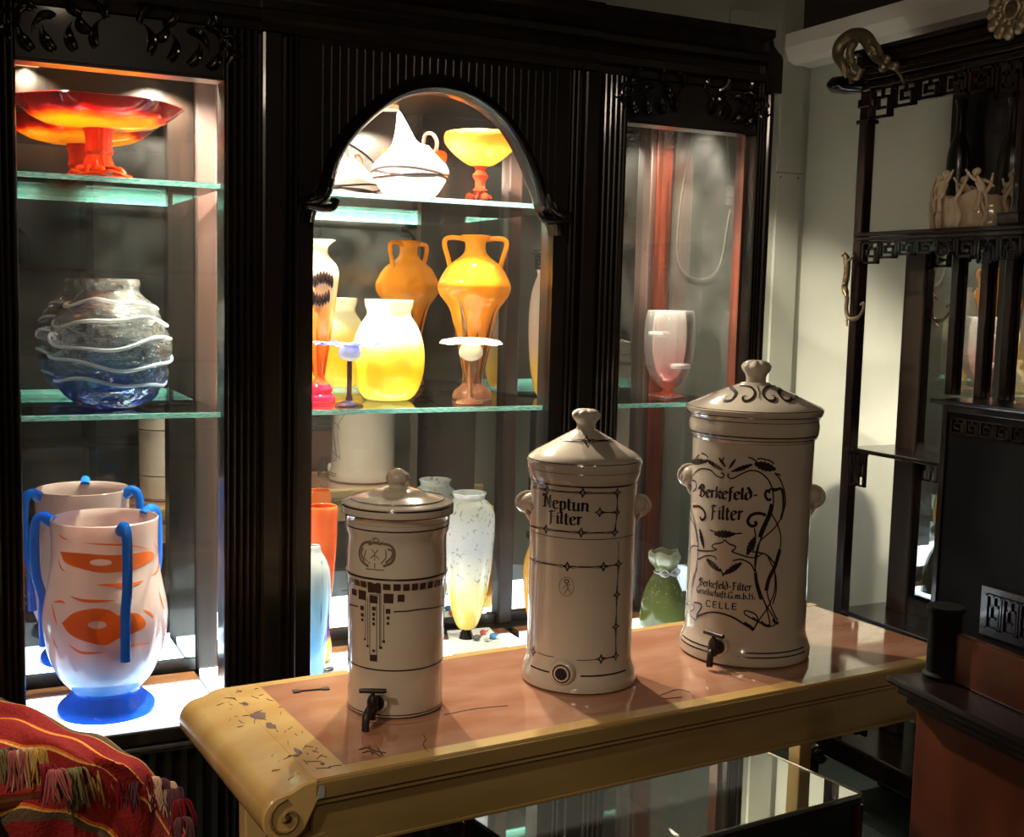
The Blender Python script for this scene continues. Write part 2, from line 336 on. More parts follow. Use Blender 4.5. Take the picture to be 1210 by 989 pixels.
# display floor: white light panels, brown strip behind
for x0, x1, yb in ((.172, .582, .255), (.6, 1.47, .34), (1.5, 1.98, .34)):
    MB().bx(x0-(.04 if x0 < .3 else 0), x1, .0, yb, ZF-.012, ZF).build('light_panel', M['led'], cab)
MB().bx(XL+.02, .582, .256, .318, ZF-.012, ZF+.003).build('wood_strip', M['brownwood'], cab)
MB().bx(.6, 1.47, .341, .387, ZF-.012, ZF+.003).build('wood_strip', M['brownwood'], cab)
MB().bx(1.5, 1.98, .341, .387, ZF-.012, ZF+.003).build('wood_strip', M['brownwood'], cab)
MB().bx(.6, 1.98, .388, .45, ZF-.012, ZF+.001).build('back_ledge', M['ebony'], cab)
# mirrors in the back
for x0, x1, y in ((XL+.03, .59, Yb_l), (.645, 1.475, Yb_c), (1.52, 1.955, Yb_c)):
    MB().bx(x0, x1, y, y+.006, ZF+.03, 2.0).build('mirror', M['mirror'], cab)
    MB().bx(x0, x1, y-.006, y+.01, ZF, ZF+.03).build('mirror_frame', M['ebony'], cab)
    MB().bx(x0, x1, y-.006, y+.01, 2.0, 2.04).build('mirror_frame', M['ebony'], cab)
for x0, x1, y0, y1 in ((.592, .645, .335, .455), (1.475, 1.52, .425, .46), (1.935, XR-.018, .415, .465)):
    bp_ = MB().bx(x0, x1, y0, y1, ZF, 2.05).build('back_post', M['darkpost'], cab, bevel=.006)
    if x0 > 1.9: MB().bx(x0+.018, x1-.010, y0-.006, y0-.0005, ZF, 2.0).build('red_fillet', M['mahog'], bp_, bevel=.002)
MB().bx(XL, XR-.005, .461, .475, .14, 2.05).build('back_board', M['ebony'], cab)
MB().bx(XL, XL+.02, .05, .46, ZF, 2.05).build('side_panel', M['mirror'], cab, label='mirrored inner side')
MB().bx(XR-.03, XR-.024, .05, .415, ZF+.0, 2.05).build('side_glass', M['pane'], cab)
MB().bx(atY(867, 250, .05).x, 1.982, .0135, .05, ZF, 2.05).build('inner_post', M['mahog'], cab, label='red mahogany inner post')
MB().bx(XL, XR-.005, .05, .46, 2.06, 2.09).build('top_board', M['ebony'], cab)
# lamps inside the top
for x, y in ((.24, .06), (.545, .11), (.93, .16), (1.24, .14), (1.68, .18), (1.88, .2)):
    MB().lathe([(.03, 0), (.03, .018), (.022, .02)], 20).build('lamp_ring', M['white'], cab, loc=(x, y, 1.988))
# front glass panes
for x0, x1, z1 in ((.172, .582, 1.9), (.78, 1.385, 1.93), (1.585, 1.98, 1.9)):
    MB().bx(x0-.004, x1+.004, .006, .010, ZF, z1).build('glass_pane', M['pane'], cab)
# side-bay head rails and carved friezes
def head(x0, x1, ztop):
    MB().bx(x0, x1, -.012, .05, 1.892, 2.0).build('frieze', M['ebony'], cab)
    MB().bx(x0, x1, -.018, .0, 1.89, 1.897).build('head_moulding', M['ebony'], cab, bevel=.002)
    cm = MB(); cxm = (x0+x1)/2; W = x1-x0+.07
    # acanthus scrolls: tapered curved leaves, mirrored about the middle
    for s in (-1, 1):
        for i, (u, v, L, a0, cv) in enumerate(((.05, .03, .06, 60, 90), (.09, .02, .055, 45, 80), (.13, .015, .05, 35, 60), (.17, .012, .05, 30, 60), (.21, .02, .06, 70, -90),
                                   (.08, .09, .07, 20, 140), (.13, .08, .06, 10, -120), (.17, .09, .06, 40, 150), (.03, .09, .06, 80, -100), (.20, .07, .05, 100, 120), (.06, .06, .05, 0, 140))):
            u *= W/.48; pts = []; a = math.radians(a0); x, z = cxm+s*u, 1.905+v; rad = []
            for k in range(9):
                t = k/8; pts.append((x, -.013-.010*math.sin(PI*t), z)); rad.append(.0012+.0068*math.sin(PI*min(t*1.1+.12, 1))**.8)
                a2 = a+math.radians(cv)*t; x += s*math.cos(a2)*L/8; z += math.sin(a2)*L/8
            cm.tube(pts, rad, 7)
            cm.tube([(q[0]+.006*s, q[1]-.004, q[2]-.006) for q in pts], [r_*.5 for r_ in rad], 6)
        vol = [(cxm+s*(W*.5-.028)+s*(.024-.0022*k)*math.cos(k*.7), -.024, 1.965+(.024-.0022*k)*math.sin(k*.7)) for k in range(11)]
        cm.tube(vol, [.006-.0004*k for k in range(11)], 7)
    cm.build('carved_leaves', M['carved'], cab, kind='stuff')
head(.172, .582, 2.0); head(1.585, 1.98, 2.0)
# arched middle head
ARCH = [(.78, 1.600), (.786, 1.625), (.806, 1.648), (.822, 1.672), (.830, 1.705), (.843, 1.746), (.868, 1.788), (.902, 1.826), (.94, 1.860), (.985, 1.890), (1.038, 1.908), (1.09, 1.912), (1.145, 1.904), (1.195, 1.883), (1.238, 1.852), (1.273, 1.812), (1.300, 1.768), (1.322, 1.724), (1.336, 1.690), (1.346, 1.665), (1.360, 1.645), (1.378, 1.628), (1.385, 1.600)]
AR = spline(ARCH, 5)
ar = [AR[0]]
for q in AR[1:]:
    if q[0] > ar[-1][0]+1e-4: ar.append(q)
vs = []; fs = []
for x, z in ar:
    vs += [(x, -.012, z), (x, -.012, 2.0), (x, .014, z), (x, .014, 2.0)]
for i in range(len(ar)-1):
    a, b_ = 4*i, 4*i+4; fs += [(a, b_, b_+1, a+1), (a+2, a+3, b_+3, b_+2), (a, a+2, b_+2, b_), (a+1, b_+1, b_+3, a+3)]
MB().add(vs, fs).build('arched_panel', M['ebony'], cab)
rd = MB()
for i in range(30):
    x = .80+i*.0195
    zz = min((z for xx, z in AR if abs(xx-x) < .012), default=1.62); zz = max(zz, 1.62)+.045
    if zz < 1.985 and abs(x-1.09) < .3: rd.tube([(x, -.0105, zz), (x, -.0105, 1.99)], .0030, 6)
rd.build('reeding', M['ebony'], cab, kind='stuff')
# arch moulding swept along the opening
n = len(AR); vs = []; fs = []; sec = [(0.0, -.012), (.003, -.028), (.010, -.036), (.018, -.034), (.022, -.026), (.028, -.024), (.033, -.012)]
for i, (x, z) in enumerate(AR):
    a = AR[max(i-1, 0)]; c = AR[min(i+1, n-1)]; tx, tz = c[0]-a[0], c[1]-a[1]; l = math.hypot(tx, tz) or 1; nx, nz = -tz/l, tx/l
    for d, y in sec: vs.append((x+nx*d, y, z+nz*d))
k = len(sec); fs = [(i*k+j, i*k+j+1, (i+1)*k+j+1, (i+1)*k+j) for i in range(n-1) for j in range(k-1)]
m_ = MB().add(vs, fs); m_.smooth = True; m_.build('arch_moulding', M['carved'], cab)
MB().add([(x, -.014, z) for x, z in AR]+[(x, .015, z) for x, z in AR], [(i, i+1, n+i+1, n+i) for i in range(n-1)]).build('arch_reveal', M['ebony'], cab)
for s, xx in ((-1, .806), (1, 1.362)):
    f = MB()
    f.tube(spline([(xx-s*.006, -.032, 1.70), (xx+s*.004, -.034, 1.672), (xx+s*.022, -.036, 1.656), (xx+s*.045, -.036, 1.650), (xx+s*.066, -.034, 1.652)], 5), [.010+.004*math.sin(PI*i/20) if i < 17 else .012-.0025*(i-16) for i in range(21)], 10)
    f.tube(spline([(xx+s*.048, -.036, 1.640), (xx+s*.01, -.034, 1.636), (xx-s*.012, -.03, 1.640), (xx-s*.02, -.026, 1.655)], 5), .011, 10)
    for q in range(4): f.tube([(xx+s*(.004+q*.012), -.047, 1.680-q*.008), (xx+s*(.012+q*.013), -.050, 1.662-q*.004)], .0035, 6)
    f.build('scroll_foot', M['carved'], cab)
# cornice
def cornice(x0, x1, y0):
    c = [(y0+.012, 2.0), (y0-.004, 2.004), (y0-.006, 2.02), (y0-.020, 2.028), (y0-.022, 2.045), (y0-.012, 2.05), (y0-.012, 2.068), (y0-.034, 2.076), (y0-.036, 2.09), (y0-.02, 2.105), (y0-.02, ZT-.03), (y0-.03, ZT-.018), (y0-.03, ZT), (.46, ZT), (.46, 2.0)]
    return MB().prism(c, x0, x1, 'x')
cornice(XL-.02, .66, -.01).build('cornice', M['ebony'], cab, label='left stretch of the cornice')
cornice(.66, 1.49, -.022).build('cornice', M['ebony'], cab, label='middle stretch of the cornice, slightly proud')
c = cornice(1.49, 1.995, -.01); c.build('cornice', M['ebony'], cab, label='right stretch of the cornice')
MB().prism([(1.995, 2.0), (XR+.006, 2.0), (XR+.006, 2.085), (XR, 2.098), (XR-.012, 2.106), (2.012, 2.118), (2.006, 2.135), (2.014, 2.142), (2.014, ZT), (1.995, ZT)], -.04, .46, 'y').build('cornice_end', M['ebony'], cab)
# glass shelves; the teal polished front edge is a sub-part
def gshelf(x0, x1, y0, y1, z, name='glass_shelf'):
    s = MB().bx(x0, x1, y0+.002, y1, z-.011, z-.0005).build(name, M['shelf'], cab)
    MB().bx(x0, x1, y0, y0+.002, z-.0115, z-.0003).build('shelf_edge', M['edge'], s)
    return s
ZS1, ZS2 = 1.678, 1.181
gshelf(.15, .588, .018, Yb_l-.01, ZS1); gshelf(.66, 1.46, .018, Yb_c-.01, ZS1)
gshelf(.15, .588, .018, Yb_l-.01, ZS2); gshelf(.66, 1.46, .018, Yb_c-.01, ZS2); gshelf(1.50, 1.975, .018, Yb_c-.01, ZS2)

# ================================================================= THINGS IN THE LEFT BAY
ZI = .0005
def vessel(prof, wall=.004, inner_from=1, lip=True):
    """closed solid of revolution: outside up, over the lip, and down the inside"""
    out = [(max(r, .0005), z) for r, z in prof]; ins = [(max(r-wall, .0006), z) for r, z in prof[inner_from:]][::-1]
    rt, zt_ = prof[-1]
    mid = [(rt-wall*.5, zt_+wall*.45)] if lip else []
    ins[-1] = (ins[-1][0], ins[-1][1]+wall)
    return out+mid+ins+[(.0004, ins[-1][1])]
# --- red and yellow footed bowl
X, Y = atY(117, 195, .178).x, .178
def pr(rs, zb_): return prof_px(X, Y, zb_, rs)
H = pr([(123, 96)], ZS1)[0][1]
t = thing('footed_bowl', 'wide red and yellow glass bowl on a stem, top shelf of the left bay', 'bowl', (X, Y, ZS1+ZI))
m_bowl = opal('red_yellow_glass', [(0, (.8, .06, .01)), (.56, (.9, .25, .01)), (.66, (.95, .50, .02)), (.76, (.9, .40, .02)), (.82, (.45, .02, .008)), (.88, (.16, .006, .006)), (1, (.10, .006, .006))], H, .5, clear=.35, gloss=.3)
pf = pr([(153, 8), (152, 40), (148, 62), (141, 77), (132, 87), (123, 96)], ZS1)
MB().lathe(vessel(pf, .004, 1), 64, fn=lambda r, z, a: (r*(1+.03*math.cos(6*a)*(z/H)**6)*(1-.17*abs(math.sin(a))**2*(z/H)), z)).build('bowl', m_bowl, t)
m_red = opal('red_orange_stem_glass', [(0, (.6, .07, .012)), (1, (.5, .03, .012))], .1, .5)
MB().lathe(pr([(198, 18), (193, 16), (184, 13), (180, 16), (172, 14), (160, 15), (150, 18)], ZS1), 32, fn=lambda r, z, a: (r*(1+.05*math.cos(14*a)), z)).build('stem', m_red, t)
v = MB()
for k in range(3): v.tube([(.062*math.cos(a+k)*(1+.1*math.sin(3*a+k)), .062*math.sin(a+k)*(1+.1*math.cos(2*a)), .006+.005*k+.004*math.sin(4*a+k)) for a in [2*PI*i/30 for i in range(27)]], .0032, 6)
for a in (.3, 1.7, 2.6, 3.9, 5.2): v.tube([(.02*math.cos(a), .02*math.sin(a), .028), (.045*math.cos(a+.2), .045*math.sin(a+.2), .03), (.068*math.cos(a+.3), .068*math.sin(a+.3), .004)], [.005, .004, .003], 8)
v.build('vine_foot', m_red, t)
for a in (.2, 2.2, 3.7, 4.6, 5.6): MB().ball((.048*math.cos(a), .048*math.sin(a), .022), (.013, .013, .011)).build('berry', m_red, t)
# --- clear and blue rippled vase
p = atZ(131, 478, ZS2); X, Y = p.x, .185; X = atY(131, 400, Y).x
rg = [(481, 30), (474, 44), (460, 56), (440, 65), (415, 68), (390, 65), (368, 55), (352, 40), (344, 33), (337, 34), (331, 33)]
pf = prof_px(X, Y, ZS2, rg); H = pf[-1][1]
m = opal('clear_blue_glass', [(0, (.03, .16, .85)), (.16, (.12, .36, .95)), (.34, (.55, .75, .97)), (.5, (.88, .92, .95)), (1, (.97, .96, .93))], H, .5, clear=.91, rough=.03)
nt = m.node_tree; gn = next(n_ for n_ in nt.nodes if n_.type == 'BSDF_GLOSSY'); fn_ = next(n_ for n_ in nt.nodes if n_.type == 'FRESNEL'); fn_.inputs[0].default_value = 1.9
tc = nt.nodes.new('ShaderNodeTexCoord'); mp = nt.nodes.new('ShaderNodeMapping'); mp.inputs['Scale'].default_value = (1, 1, 2.2); wv = nt.nodes.new('ShaderNodeTexNoise'); wv.inputs['Scale'].default_value = 16; wv.inputs['Distortion'].default_value = 1.2
bp = nt.nodes.new('ShaderNodeBump'); bp.inputs['Strength'].default_value = .9; bp.inputs['Distance'].default_value = .02
nt.links.new(tc.outputs['Object'], mp.inputs[0]); nt.links.new(mp.outputs[0], wv.inputs['Vector']); nt.links.new(wv.outputs['Fac'], bp.inputs['Height']); nt.links.new(bp.outputs[0], gn.inputs['Normal']); nt.links.new(bp.outputs[0], fn_.inputs['Normal'])
t = thing('rippled_vase', 'round clear rippled glass vase turning blue at the base, left bay', 'vase', (X, Y, ZS2+ZI))
pf2 = spline(pf, 3)
MB().lathe(vessel(pf2, .006, 2), 64, fn=lambda r_, z, a: (r_*(1+.035*math.sin(z*95+2.2*math.sin(a*2+z*20)+a)*(1 if .01 < z < H*.85 else 0)), z)).build('body', m, t)
tr = MB()
for z0, amp, ph in ((.035, .008, 0), (.060, .012, 1.2), (.085, .014, 2.6), (.112, .010, 4.1), (.135, .008, 5)):
    pts = []
    for k in range(49):
        a = 2*PI*k/48; z = min(max(z0*H/.165+amp*math.sin(2*a+ph)+.004*math.sin(5*a), .01), H*.92)
        R_ = next((r1+(r2-r1)*(z-z1)/(z2-z1+1e-9) for (r1, z1), (r2, z2) in zip(pf2, pf2[1:]) if z1 <= z <= z2), .06); pts.append((R_*1.02*math.cos(a), R_*1.02*math.sin(a), z))
    tr.tube(pts, .0042, 8)
tr.build('trailed_thread', opal('clear_thread_glass', [(0, (.35, .5, .9)), (.3, (.8, .88, .97)), (1, (1, .97, .93))], H, .5, clear=.55), t)
# --- pink vase with three blue handles
p = atZ(127, 838, ZF); X, Y = p.x, p.y+.01
pf = prof_px(X, Y, ZF, [(845, 50), (842, 56), (836, 57), (829, 54), (822, 46), (815, 39), (811, 38), (804, 45), (793, 54), (770, 64), (745, 69), (722, 70.5), (695, 66), (667, 61), (640, 60), (612, 61)])
H = pf[-1][1]
t = thing('three_handled_vase', 'tall pink and orange glass vase with blue handles and blue foot', 'vase', (X, Y, ZF+ZI))
m_pink = opal('pink_orange_cased_glass', [(.12, (.12, .42, .95)), (.22, (.45, .62, .95)), (.36, (.92, .64, .70)), (.6, (.97, .72, .68)), (1, (.96, .66, .62))], H, .5, clear=.10); PINK = (t, X, Y, pf)
m_blue = opal('cobalt_blue_glass', [(0, (.012, .10, .62)), (1, (.02, .17, .78))], H, .12)
MB().lathe(vessel([(r_, z) for r_, z in spline(pf[6:], 3)], .004, 1), 64).build('body', m_pink, t)
MB().lathe(spline(pf[:7], 3)+[(.001, pf[6][1])], 64).build('foot', m_blue, t)
ac = az_cam(X, Y); Rr = pf[-1][0]
for dd, rs in ((17, 1), (130, 1), (-103, 1)):
    a = ac+math.radians(dd); d = Vector((math.cos(a), math.sin(a), 0)); zr_ = H
    pts = spline([d*(Rr*.98)+Vector((0, 0, zr_-.010)), d*(Rr+.020)+Vector((0, 0, zr_+.002)), d*(Rr+.036)+Vector((0, 0, zr_-.022)), d*(Rr+.036)+Vector((0, 0, zr_*.72)), d*(Rr+.022)+Vector((0, 0, zr_*.58)), d*(pf[11][0]+.002)+Vector((0, 0, zr_*.45)), d*(pf[11][0]+.001)+Vector((0, 0, zr_*.33))], 5)
    rad = [.014, .014, .0135, .013, .0125]+[.011]*20+[.011]*6; rad = (rad+[.008]*10)[:len(pts)]
    MB().tube(pts, rad, 12).build('handle', m_blue, t)

# ================================================================= THINGS IN THE MIDDLE BAY
Yj = .20
# --- jug
X, Y = atY(485, 190, Yj).x, Yj
pf = prof_px(X, Y, ZS1, [(227, 20), (225, 23), (219, 31), (208, 39), (197, 44.5), (190, 45.5), (182, 42), (172, 32), (163, 24), (156, 19.5), (150, 17.5), (144, 16.5)])
H = pf[-1][1]; ZJ = pf[0][1]
t = thing('white_jug', 'white glass jug with slanting beak and dark threads round its belly', 'jug', (X, Y, ZS1+ZI))
pf = [(r_, z-pf[0][1]) for r_, z in pf]; H = pf[-1][1]
m_milk = opal('milk_white_glass', [(0, (.95, .86, .8)), (1, (.97, .90, .88))], H, .5)
la = math.atan2(-vR.y, -vR.x)    # spout points to the picture's left
def beak(r_, z, a):
    u = max(0, z/H-.80)/.20; c = math.cos(a-la)
    return r_*(1-.35*u*abs(math.sin(a-la))), z+u*.036*c+max(0, c)**3*u*.012
MB().lathe(vessel(spline(pf, 3), .003, 1), 56, fn=beak).build('body', m_milk, t)
dk = mat('dark_brown_thread_glass', (.02, .01, .01), .15, coat=.5)
th = MB()
for k, (z0, am) in enumerate(((.50, .030), (.44, .045), (.40, .02))):
    pts = []
    for i in range(49):
        a = 2*PI*i/48; z = H*.84*(z0+am*1.3*math.sin(2*a+k*2.1)); R_ = next((r1+(r2-r1)*(z-z1)/(z2-z1+1e-9) for (r1, z1), (r2, z2) in zip(pf, pf[1:]) if z1 <= z <= z2), .06); pts.append(((R_+.001)*math.cos(a), (R_+.001)*math.sin(a), z))
    th.tube(pts, .0032, 6)
th.build('trailed_thread', dk, t)
d = vR.copy(); d.z = 0; d.normalize(); zv = Vector((0, 0, 1))
MB().tube(spline([d*.030+zv*(H*.80), d*.036+zv*(H*.96), d*.052+zv*(H*.98), d*.064+zv*(H*.88), d*.062+zv*(H*.74), d*.050+zv*(H*.66)], 6), .0045, 10).build('handle', mat('amber_brown_glass', (.10, .03, .02), .08, coat=.6), t)
# --- orange coupe
X, Y = atY(568, 190, Yj+.02).x, Yj+.02
t = thing('orange_coupe', 'orange and yellow glass coupe on a berried stem beside the jug', 'coupe', (X, Y, ZS1+ZI))
pf = prof_px(X, Y, ZS1, [(197, 8), (195, 16), (186, 29), (177, 38), (170, 43), (163, 44), (159, 43)])
Hc = pf[-1][1]
MB().lathe(vessel(spline(pf, 3), .004, 1), 48).build('bowl', opal('orange_yellow_glass', [(0, (1, .55, .08)), (.75, (1, .62, .12)), (.86, (1, .32, .02)), (1, (.95, .25, .02))], Hc, .55), t)
MB().lathe(prof_px(X, Y, ZS1, [(226, 10), (222, 6), (214, 6), (208, 10), (202, 5), (196, 9)]), 24).build('stem', m_red, t)
v = MB()
for k in range(3): v.tube([(.045*math.cos(a+k)*(1+.12*math.sin(3*a+k)), .045*math.sin(a+k), .006+.004*k+.003*math.sin(4*a+k)) for a in [2*PI*i/26 for i in range(24)]], .0022, 6)
v.build('vine_foot', dk, t)
for a in (.4, 1.9, 3.3, 4.7): MB().ball((.032*math.cos(a), .032*math.sin(a), .024), .0105).build('berry', m_red, t)
for a in (1.1, 2.6, 4.0, 5.4): MB().tube([(.008*math.cos(a), .008*math.sin(a), .04), (.025*math.cos(a), .025*math.sin(a), .025), (.05*math.cos(a), .05*math.sin(a), .003)], [.005, .006, .002], 8, .5).build('leaf', m_red, t)
# --- orange vase with two angular handles
p = atZ(551, 474, ZS2); Y = .215; X = atY(560, 380, Y).x
pf = prof_px(X, Y, ZS2, [(474, 22), (470, 24), (462, 22), (456, 15), (450, 10), (440, 12), (425, 15), (400, 20), (380, 25), (366, 29), (356, 36), (348, 41), (338, 43), (326, 38), (314, 31), (304, 18), (298, 13), (290, 12), (283, 14), (279, 18)])
pf = [(r_, z-pf[0][1]) for r_, z in pf]; H = pf[-1][1]
t = thing('orange_handled_vase', 'orange glass amphora vase with two angular handles, middle bay', 'vase', (X, Y, ZS2+ZI))
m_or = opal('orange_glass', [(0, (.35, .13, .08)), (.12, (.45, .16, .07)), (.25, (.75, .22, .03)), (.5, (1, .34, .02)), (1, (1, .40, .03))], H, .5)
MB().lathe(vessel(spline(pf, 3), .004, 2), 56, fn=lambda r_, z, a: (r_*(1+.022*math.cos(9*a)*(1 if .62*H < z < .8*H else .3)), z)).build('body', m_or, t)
for s in (-1, 1):
    pts = spline([d*s*.018+zv*(H-.012), d*s*.045+zv*(H-.006), d*s*.074+zv*(H-.008), d*s*.080+zv*(H-.024), d*s*.070+zv*(H*.86), d*s*.064+zv*(H*.80)], 5)
    MB().tube(pts, .0065, 10).build('handle', m_or, t)
lf = mat('brown_leaf_glass', (.13, .035, .012), .12, coat=.6)
for k in range(9):
    a = 2*PI*k/9+.3; L_ = .42+.12*(k % 2)+.05*(k % 3); vs = []; fs = []
    for i in range(9):
        q = i/8; z = H*(.10+(L_-.10)*q); R_ = next((r1+(r2-r1)*(z-z1)/(z2-z1+1e-9) for (r1, z1), (r2, z2) in zip(pf, pf[1:]) if z1 <= z <= z2), .03)+.0014; hwid = .0085*math.sin(PI*(.18+.82*q))/R_
        for s in (-1, 0, 1): vs.append(((R_+(.0015 if s == 0 else 0))*math.cos(a+s*hwid), (R_+(.0015 if s == 0 else 0))*math.sin(a+s*hwid), z))
    fs = [(3*i+j, 3*i+j+1, 3*i+j+4, 3*i+j+3) for i in range(8) for j in range(2)]
    q = MB().add(vs, fs); q.smooth = True; q.build('applied_leaf', lf, t)
# --- yellow globe vase
Y = .235; X = atY(459, 410, Y).x
pf = prof_px(X, Y, ZS2, [(474, 20), (471, 27), (460, 36), (440, 42), (418, 43), (400, 40), (385, 34), (374, 27), (368, 26), (362, 28), (355, 29)])
pf = [(r_, z-pf[0][1]) for r_, z in pf]; H = pf[-1][1]
o = MB().lathe(vessel(spline(pf, 3), .004, 2), 56).build('globe_vase', opal('yellow_white_glass', [(0, (1, .78, .12)), (.3, (1, .70, .02)), (.5, (1, .78, .12)), (.75, (.97, .90, .66)), (1, (.97, .86, .70))], H, .5), loc=(X, Y, ZS2+ZI))
tag(o, 'round yellow glass vase fading to white at its short neck, behind the blue-brimmed goblet', 'vase')
# --- tall orange vase at the left edge of the middle bay, red foot
Y = .24; X = atY(378, 380, Y).x
pf = prof_px(X, Y, ZS2, [(479, 17), (474, 19), (468, 18), (464, 14), (460, 16), (454, 12), (446, 6), (425, 9), (400, 13), (370, 17), (345, 20), (325, 22), (315, 20), (307, 14), (300, 9), (292, 9), (286, 15), (284, 18)])
pf = [(r_, z-pf[0][1]) for r_, z in pf]; H = pf[-1][1]
t = thing('tall_footed_vase', 'slim orange and cream vase on a red foot at middle window\'s left edge', 'vase', (X, Y, ZS2+ZI))
MB().lathe(spline(pf[:6], 3), 40).build('foot', opal('cherry_red_glass', [(0, (.9, .01, .06)), (1, (.85, .02, .05))], .1, .5), t)
MB().lathe(vessel(spline(pf[5:], 3), .003, 1), 48).build('body', opal('orange_cream_glass', [(.1, (.9, .08, .01)), (.4, (1, .3, .03)), (.62, (1, .52, .14)), (.8, (.98, .80, .6)), (1, (.98, .86, .72))], H, .5), t)
fl = MB(); ac = az_cam(X, Y)
for k in range(7):
    for s in (-1, 1):
        a = ac+(.18 if s > 0 else -.02)+(k-3)*.16; zc_ = H*.70+s*(.020+.008*math.cos((k-3)*.6)); R_ = pf[11][0]+.0003
        fl.ball((R_*math.cos(a), R_*math.sin(a), zc_), (.0042, .0042, .017), 8, 6)
fl.build('flower_relief', dk, t)
lv = MB()
for k in range(5):
    a = 2*PI*k/5+.4; lv.tube([(.014*math.cos(a), .014*math.sin(a), H*.16), (.022*math.cos(a), .022*math.sin(a), H*.3), (.031*math.cos(a), .031*math.sin(a), H*.46)], [.002, .005, .001], 8, .4)
lv.build('applied_leaves', opal('red_leaf', [(0, (.85, .04, .01)), (1, (.9, .1, .01))], .2, .4), t)
# --- two mushroom goblets
def mushroom(px, yb, Y, label, capm, wavy, flat, ytop, chw, ysph, shw, stemm):
    X = atY(px, (yb+ytop)/2, Y).x
    t = thing('mushroom_goblet', label, 'goblet', (X, Y, ZS2+ZI), 0, 'goblets with broad brims on the middle shelf')
    q = prof_px(X, Y, ZS2, [(yb, 17), (yb-3, 16), (yb-7, 5), (yb-14, 3), (ysph+9, 3), (ysph+4, 4)]); z0 = q[0][1]; q = [(a, b_-z0) for a, b_ in q]
    MB().lathe(q, 28).build('stem_and_foot', stemm, t)
    q = prof_px(X, Y, ZS2, [(ysph+9, 3), (ysph+7, 9), (ysph+2, shw), (ysph-5, shw), (ysph-10, shw*.8)]); q = [(a, b_-z0) for a, b_ in q]
    MB().lathe(vessel(spline(q, 3), .002, 1), 28).build('cup', m_milk if wavy else capm, t)
    zc_ = prof_px(X, Y, ZS2, [(ytop+4, 5)])[0][1]-z0; Rc = chw/FPX*proj((X, Y, 1.2))[2]
    if wavy:
        pr_ = [(.012, zc_-.004), (Rc*.5, zc_-.001), (Rc*.96, zc_), (Rc, zc_+.0015), (Rc*.96, zc_+.003), (Rc*.5, zc_+.003), (.012, zc_+.002)]
        MB().lathe(pr_, 56, fn=lambda r_, z, a: (r_*(1+.04*math.cos(7*a)*(r_/Rc)), z+.0035*math.cos(7*a)*(r_/Rc)**2)).build('brim', capm, t)
    else:
        pr_ = [(.015, zc_-.008), (Rc*.55, zc_-.005), (Rc*.9, zc_-.006), (Rc, zc_-.005), (Rc*.92, zc_+.002), (Rc*.5, zc_+.009), (.012, zc_+.011)]
        MB().lathe(pr_, 56, fn=lambda r_, z, a: (r_*(1+.03*math.cos(8*a)*(r_/Rc)), z+.002*math.cos(8*a)*(r_/Rc)**2)).build('brim', capm, t)
m_bluelace = opal('blue_lace_glass', [(0, (.75, .8, .95)), (1, (.75, .8, .95))], 1, .6, clear=.25, noise=((.08, .10, .7), 55, (1, 1, 1), .47, .52))
mushroom(413, 480, .10, 'stemmed goblet with a flat blue lacy brim, on the middle shelf', m_bluelace, True, 1, 403, 42, 418, 13, mat('brown_stem_glass', (.07, .025, .02), .12, coat=.6))
mushroom(556, 476, .10, 'stemmed goblet with a white mushroom-cap brim, on the middle shelf', opal('ivory_glass', [(0, (.95, .85, .62)), (1, (.97, .9, .8))], .1, .6, clear=.15), False, 1, 399, 38, 417, 14, mat('tobacco_stem_glass', (.16, .06, .03), .12, coat=.6))
# --- two tall frosted vases beyond the back post, near the right edge of the middle window
m_fr = opal('frosted_yellow_glass', [(0, (1, .6, .05)), (.3, (.98, .66, .2)), (.55, (.85, .62, .5)), (1, (.82, .68, .62))], .26, .55, clear=.1)
Y = .30; X = atY(642, 400, Y).x
pf = prof_px(X, Y, ZS2, [(463, 6), (455, 10), (430, 15), (400, 17.5), (370, 18), (345, 16), (330, 12), (322, 9), (316, 10)])
pf = [(r_, z-pf[0][1]) for r_, z in pf]
t = thing('frosted_bottle_vase', 'tall frosted vase fading to yellow, with a white disc, middle shelf\'s right end', 'vase', (X, Y, ZS2+ZI))
MB().lathe(vessel(spline(pf, 3), .003, 1), 40).build('body', m_fr, t)
ac = az_cam(X, Y)+.05; dd = Vector((math.cos(ac), math.sin(ac), 0))
MB().ball(dd*(pf[4][0]-.002)+zv*(.165), (.016, .016, .022)).build('white_disc', m_milk, t)

# --- bottom of the middle bay
def simple(name, label, px, yb, Y, rings, mm, zb_=ZF, seg=48, wall=.003, cat='vase', sub=None):
    X = atY(px, (rings[0][0]+rings[-1][0])/2, Y).x
    q = prof_px(X, Y, zb_, rings); z0 = q[0][1]; q = [(a, b_-z0) for a, b_ in q]
    o = MB().lathe(vessel(spline(q, 3), wall, 2), seg).build(name, mm, loc=(X, Y, zb_+ZI)); tag(o, label, cat); return o, q
Hh = .33
simple('tall_flame_vase', 'tall orange-red glass vase, purple below, at bottom left of the middle window', 381, 735, .27, [(735, 5), (728, 9), (715, 12), (690, 9), (665, 10), (640, 13), (600, 16.5), (570, 17.5), (552, 18), (548, 17)],
       opal('flame_orange_glass', [(0, (.95, .8, .1)), (.18, (.95, .75, .08)), (.22, (.35, .08, .3)), (.4, (.7, .08, .1)), (.6, (1, .12, .02)), (1, (1, .2, .05))], Hh, .5))
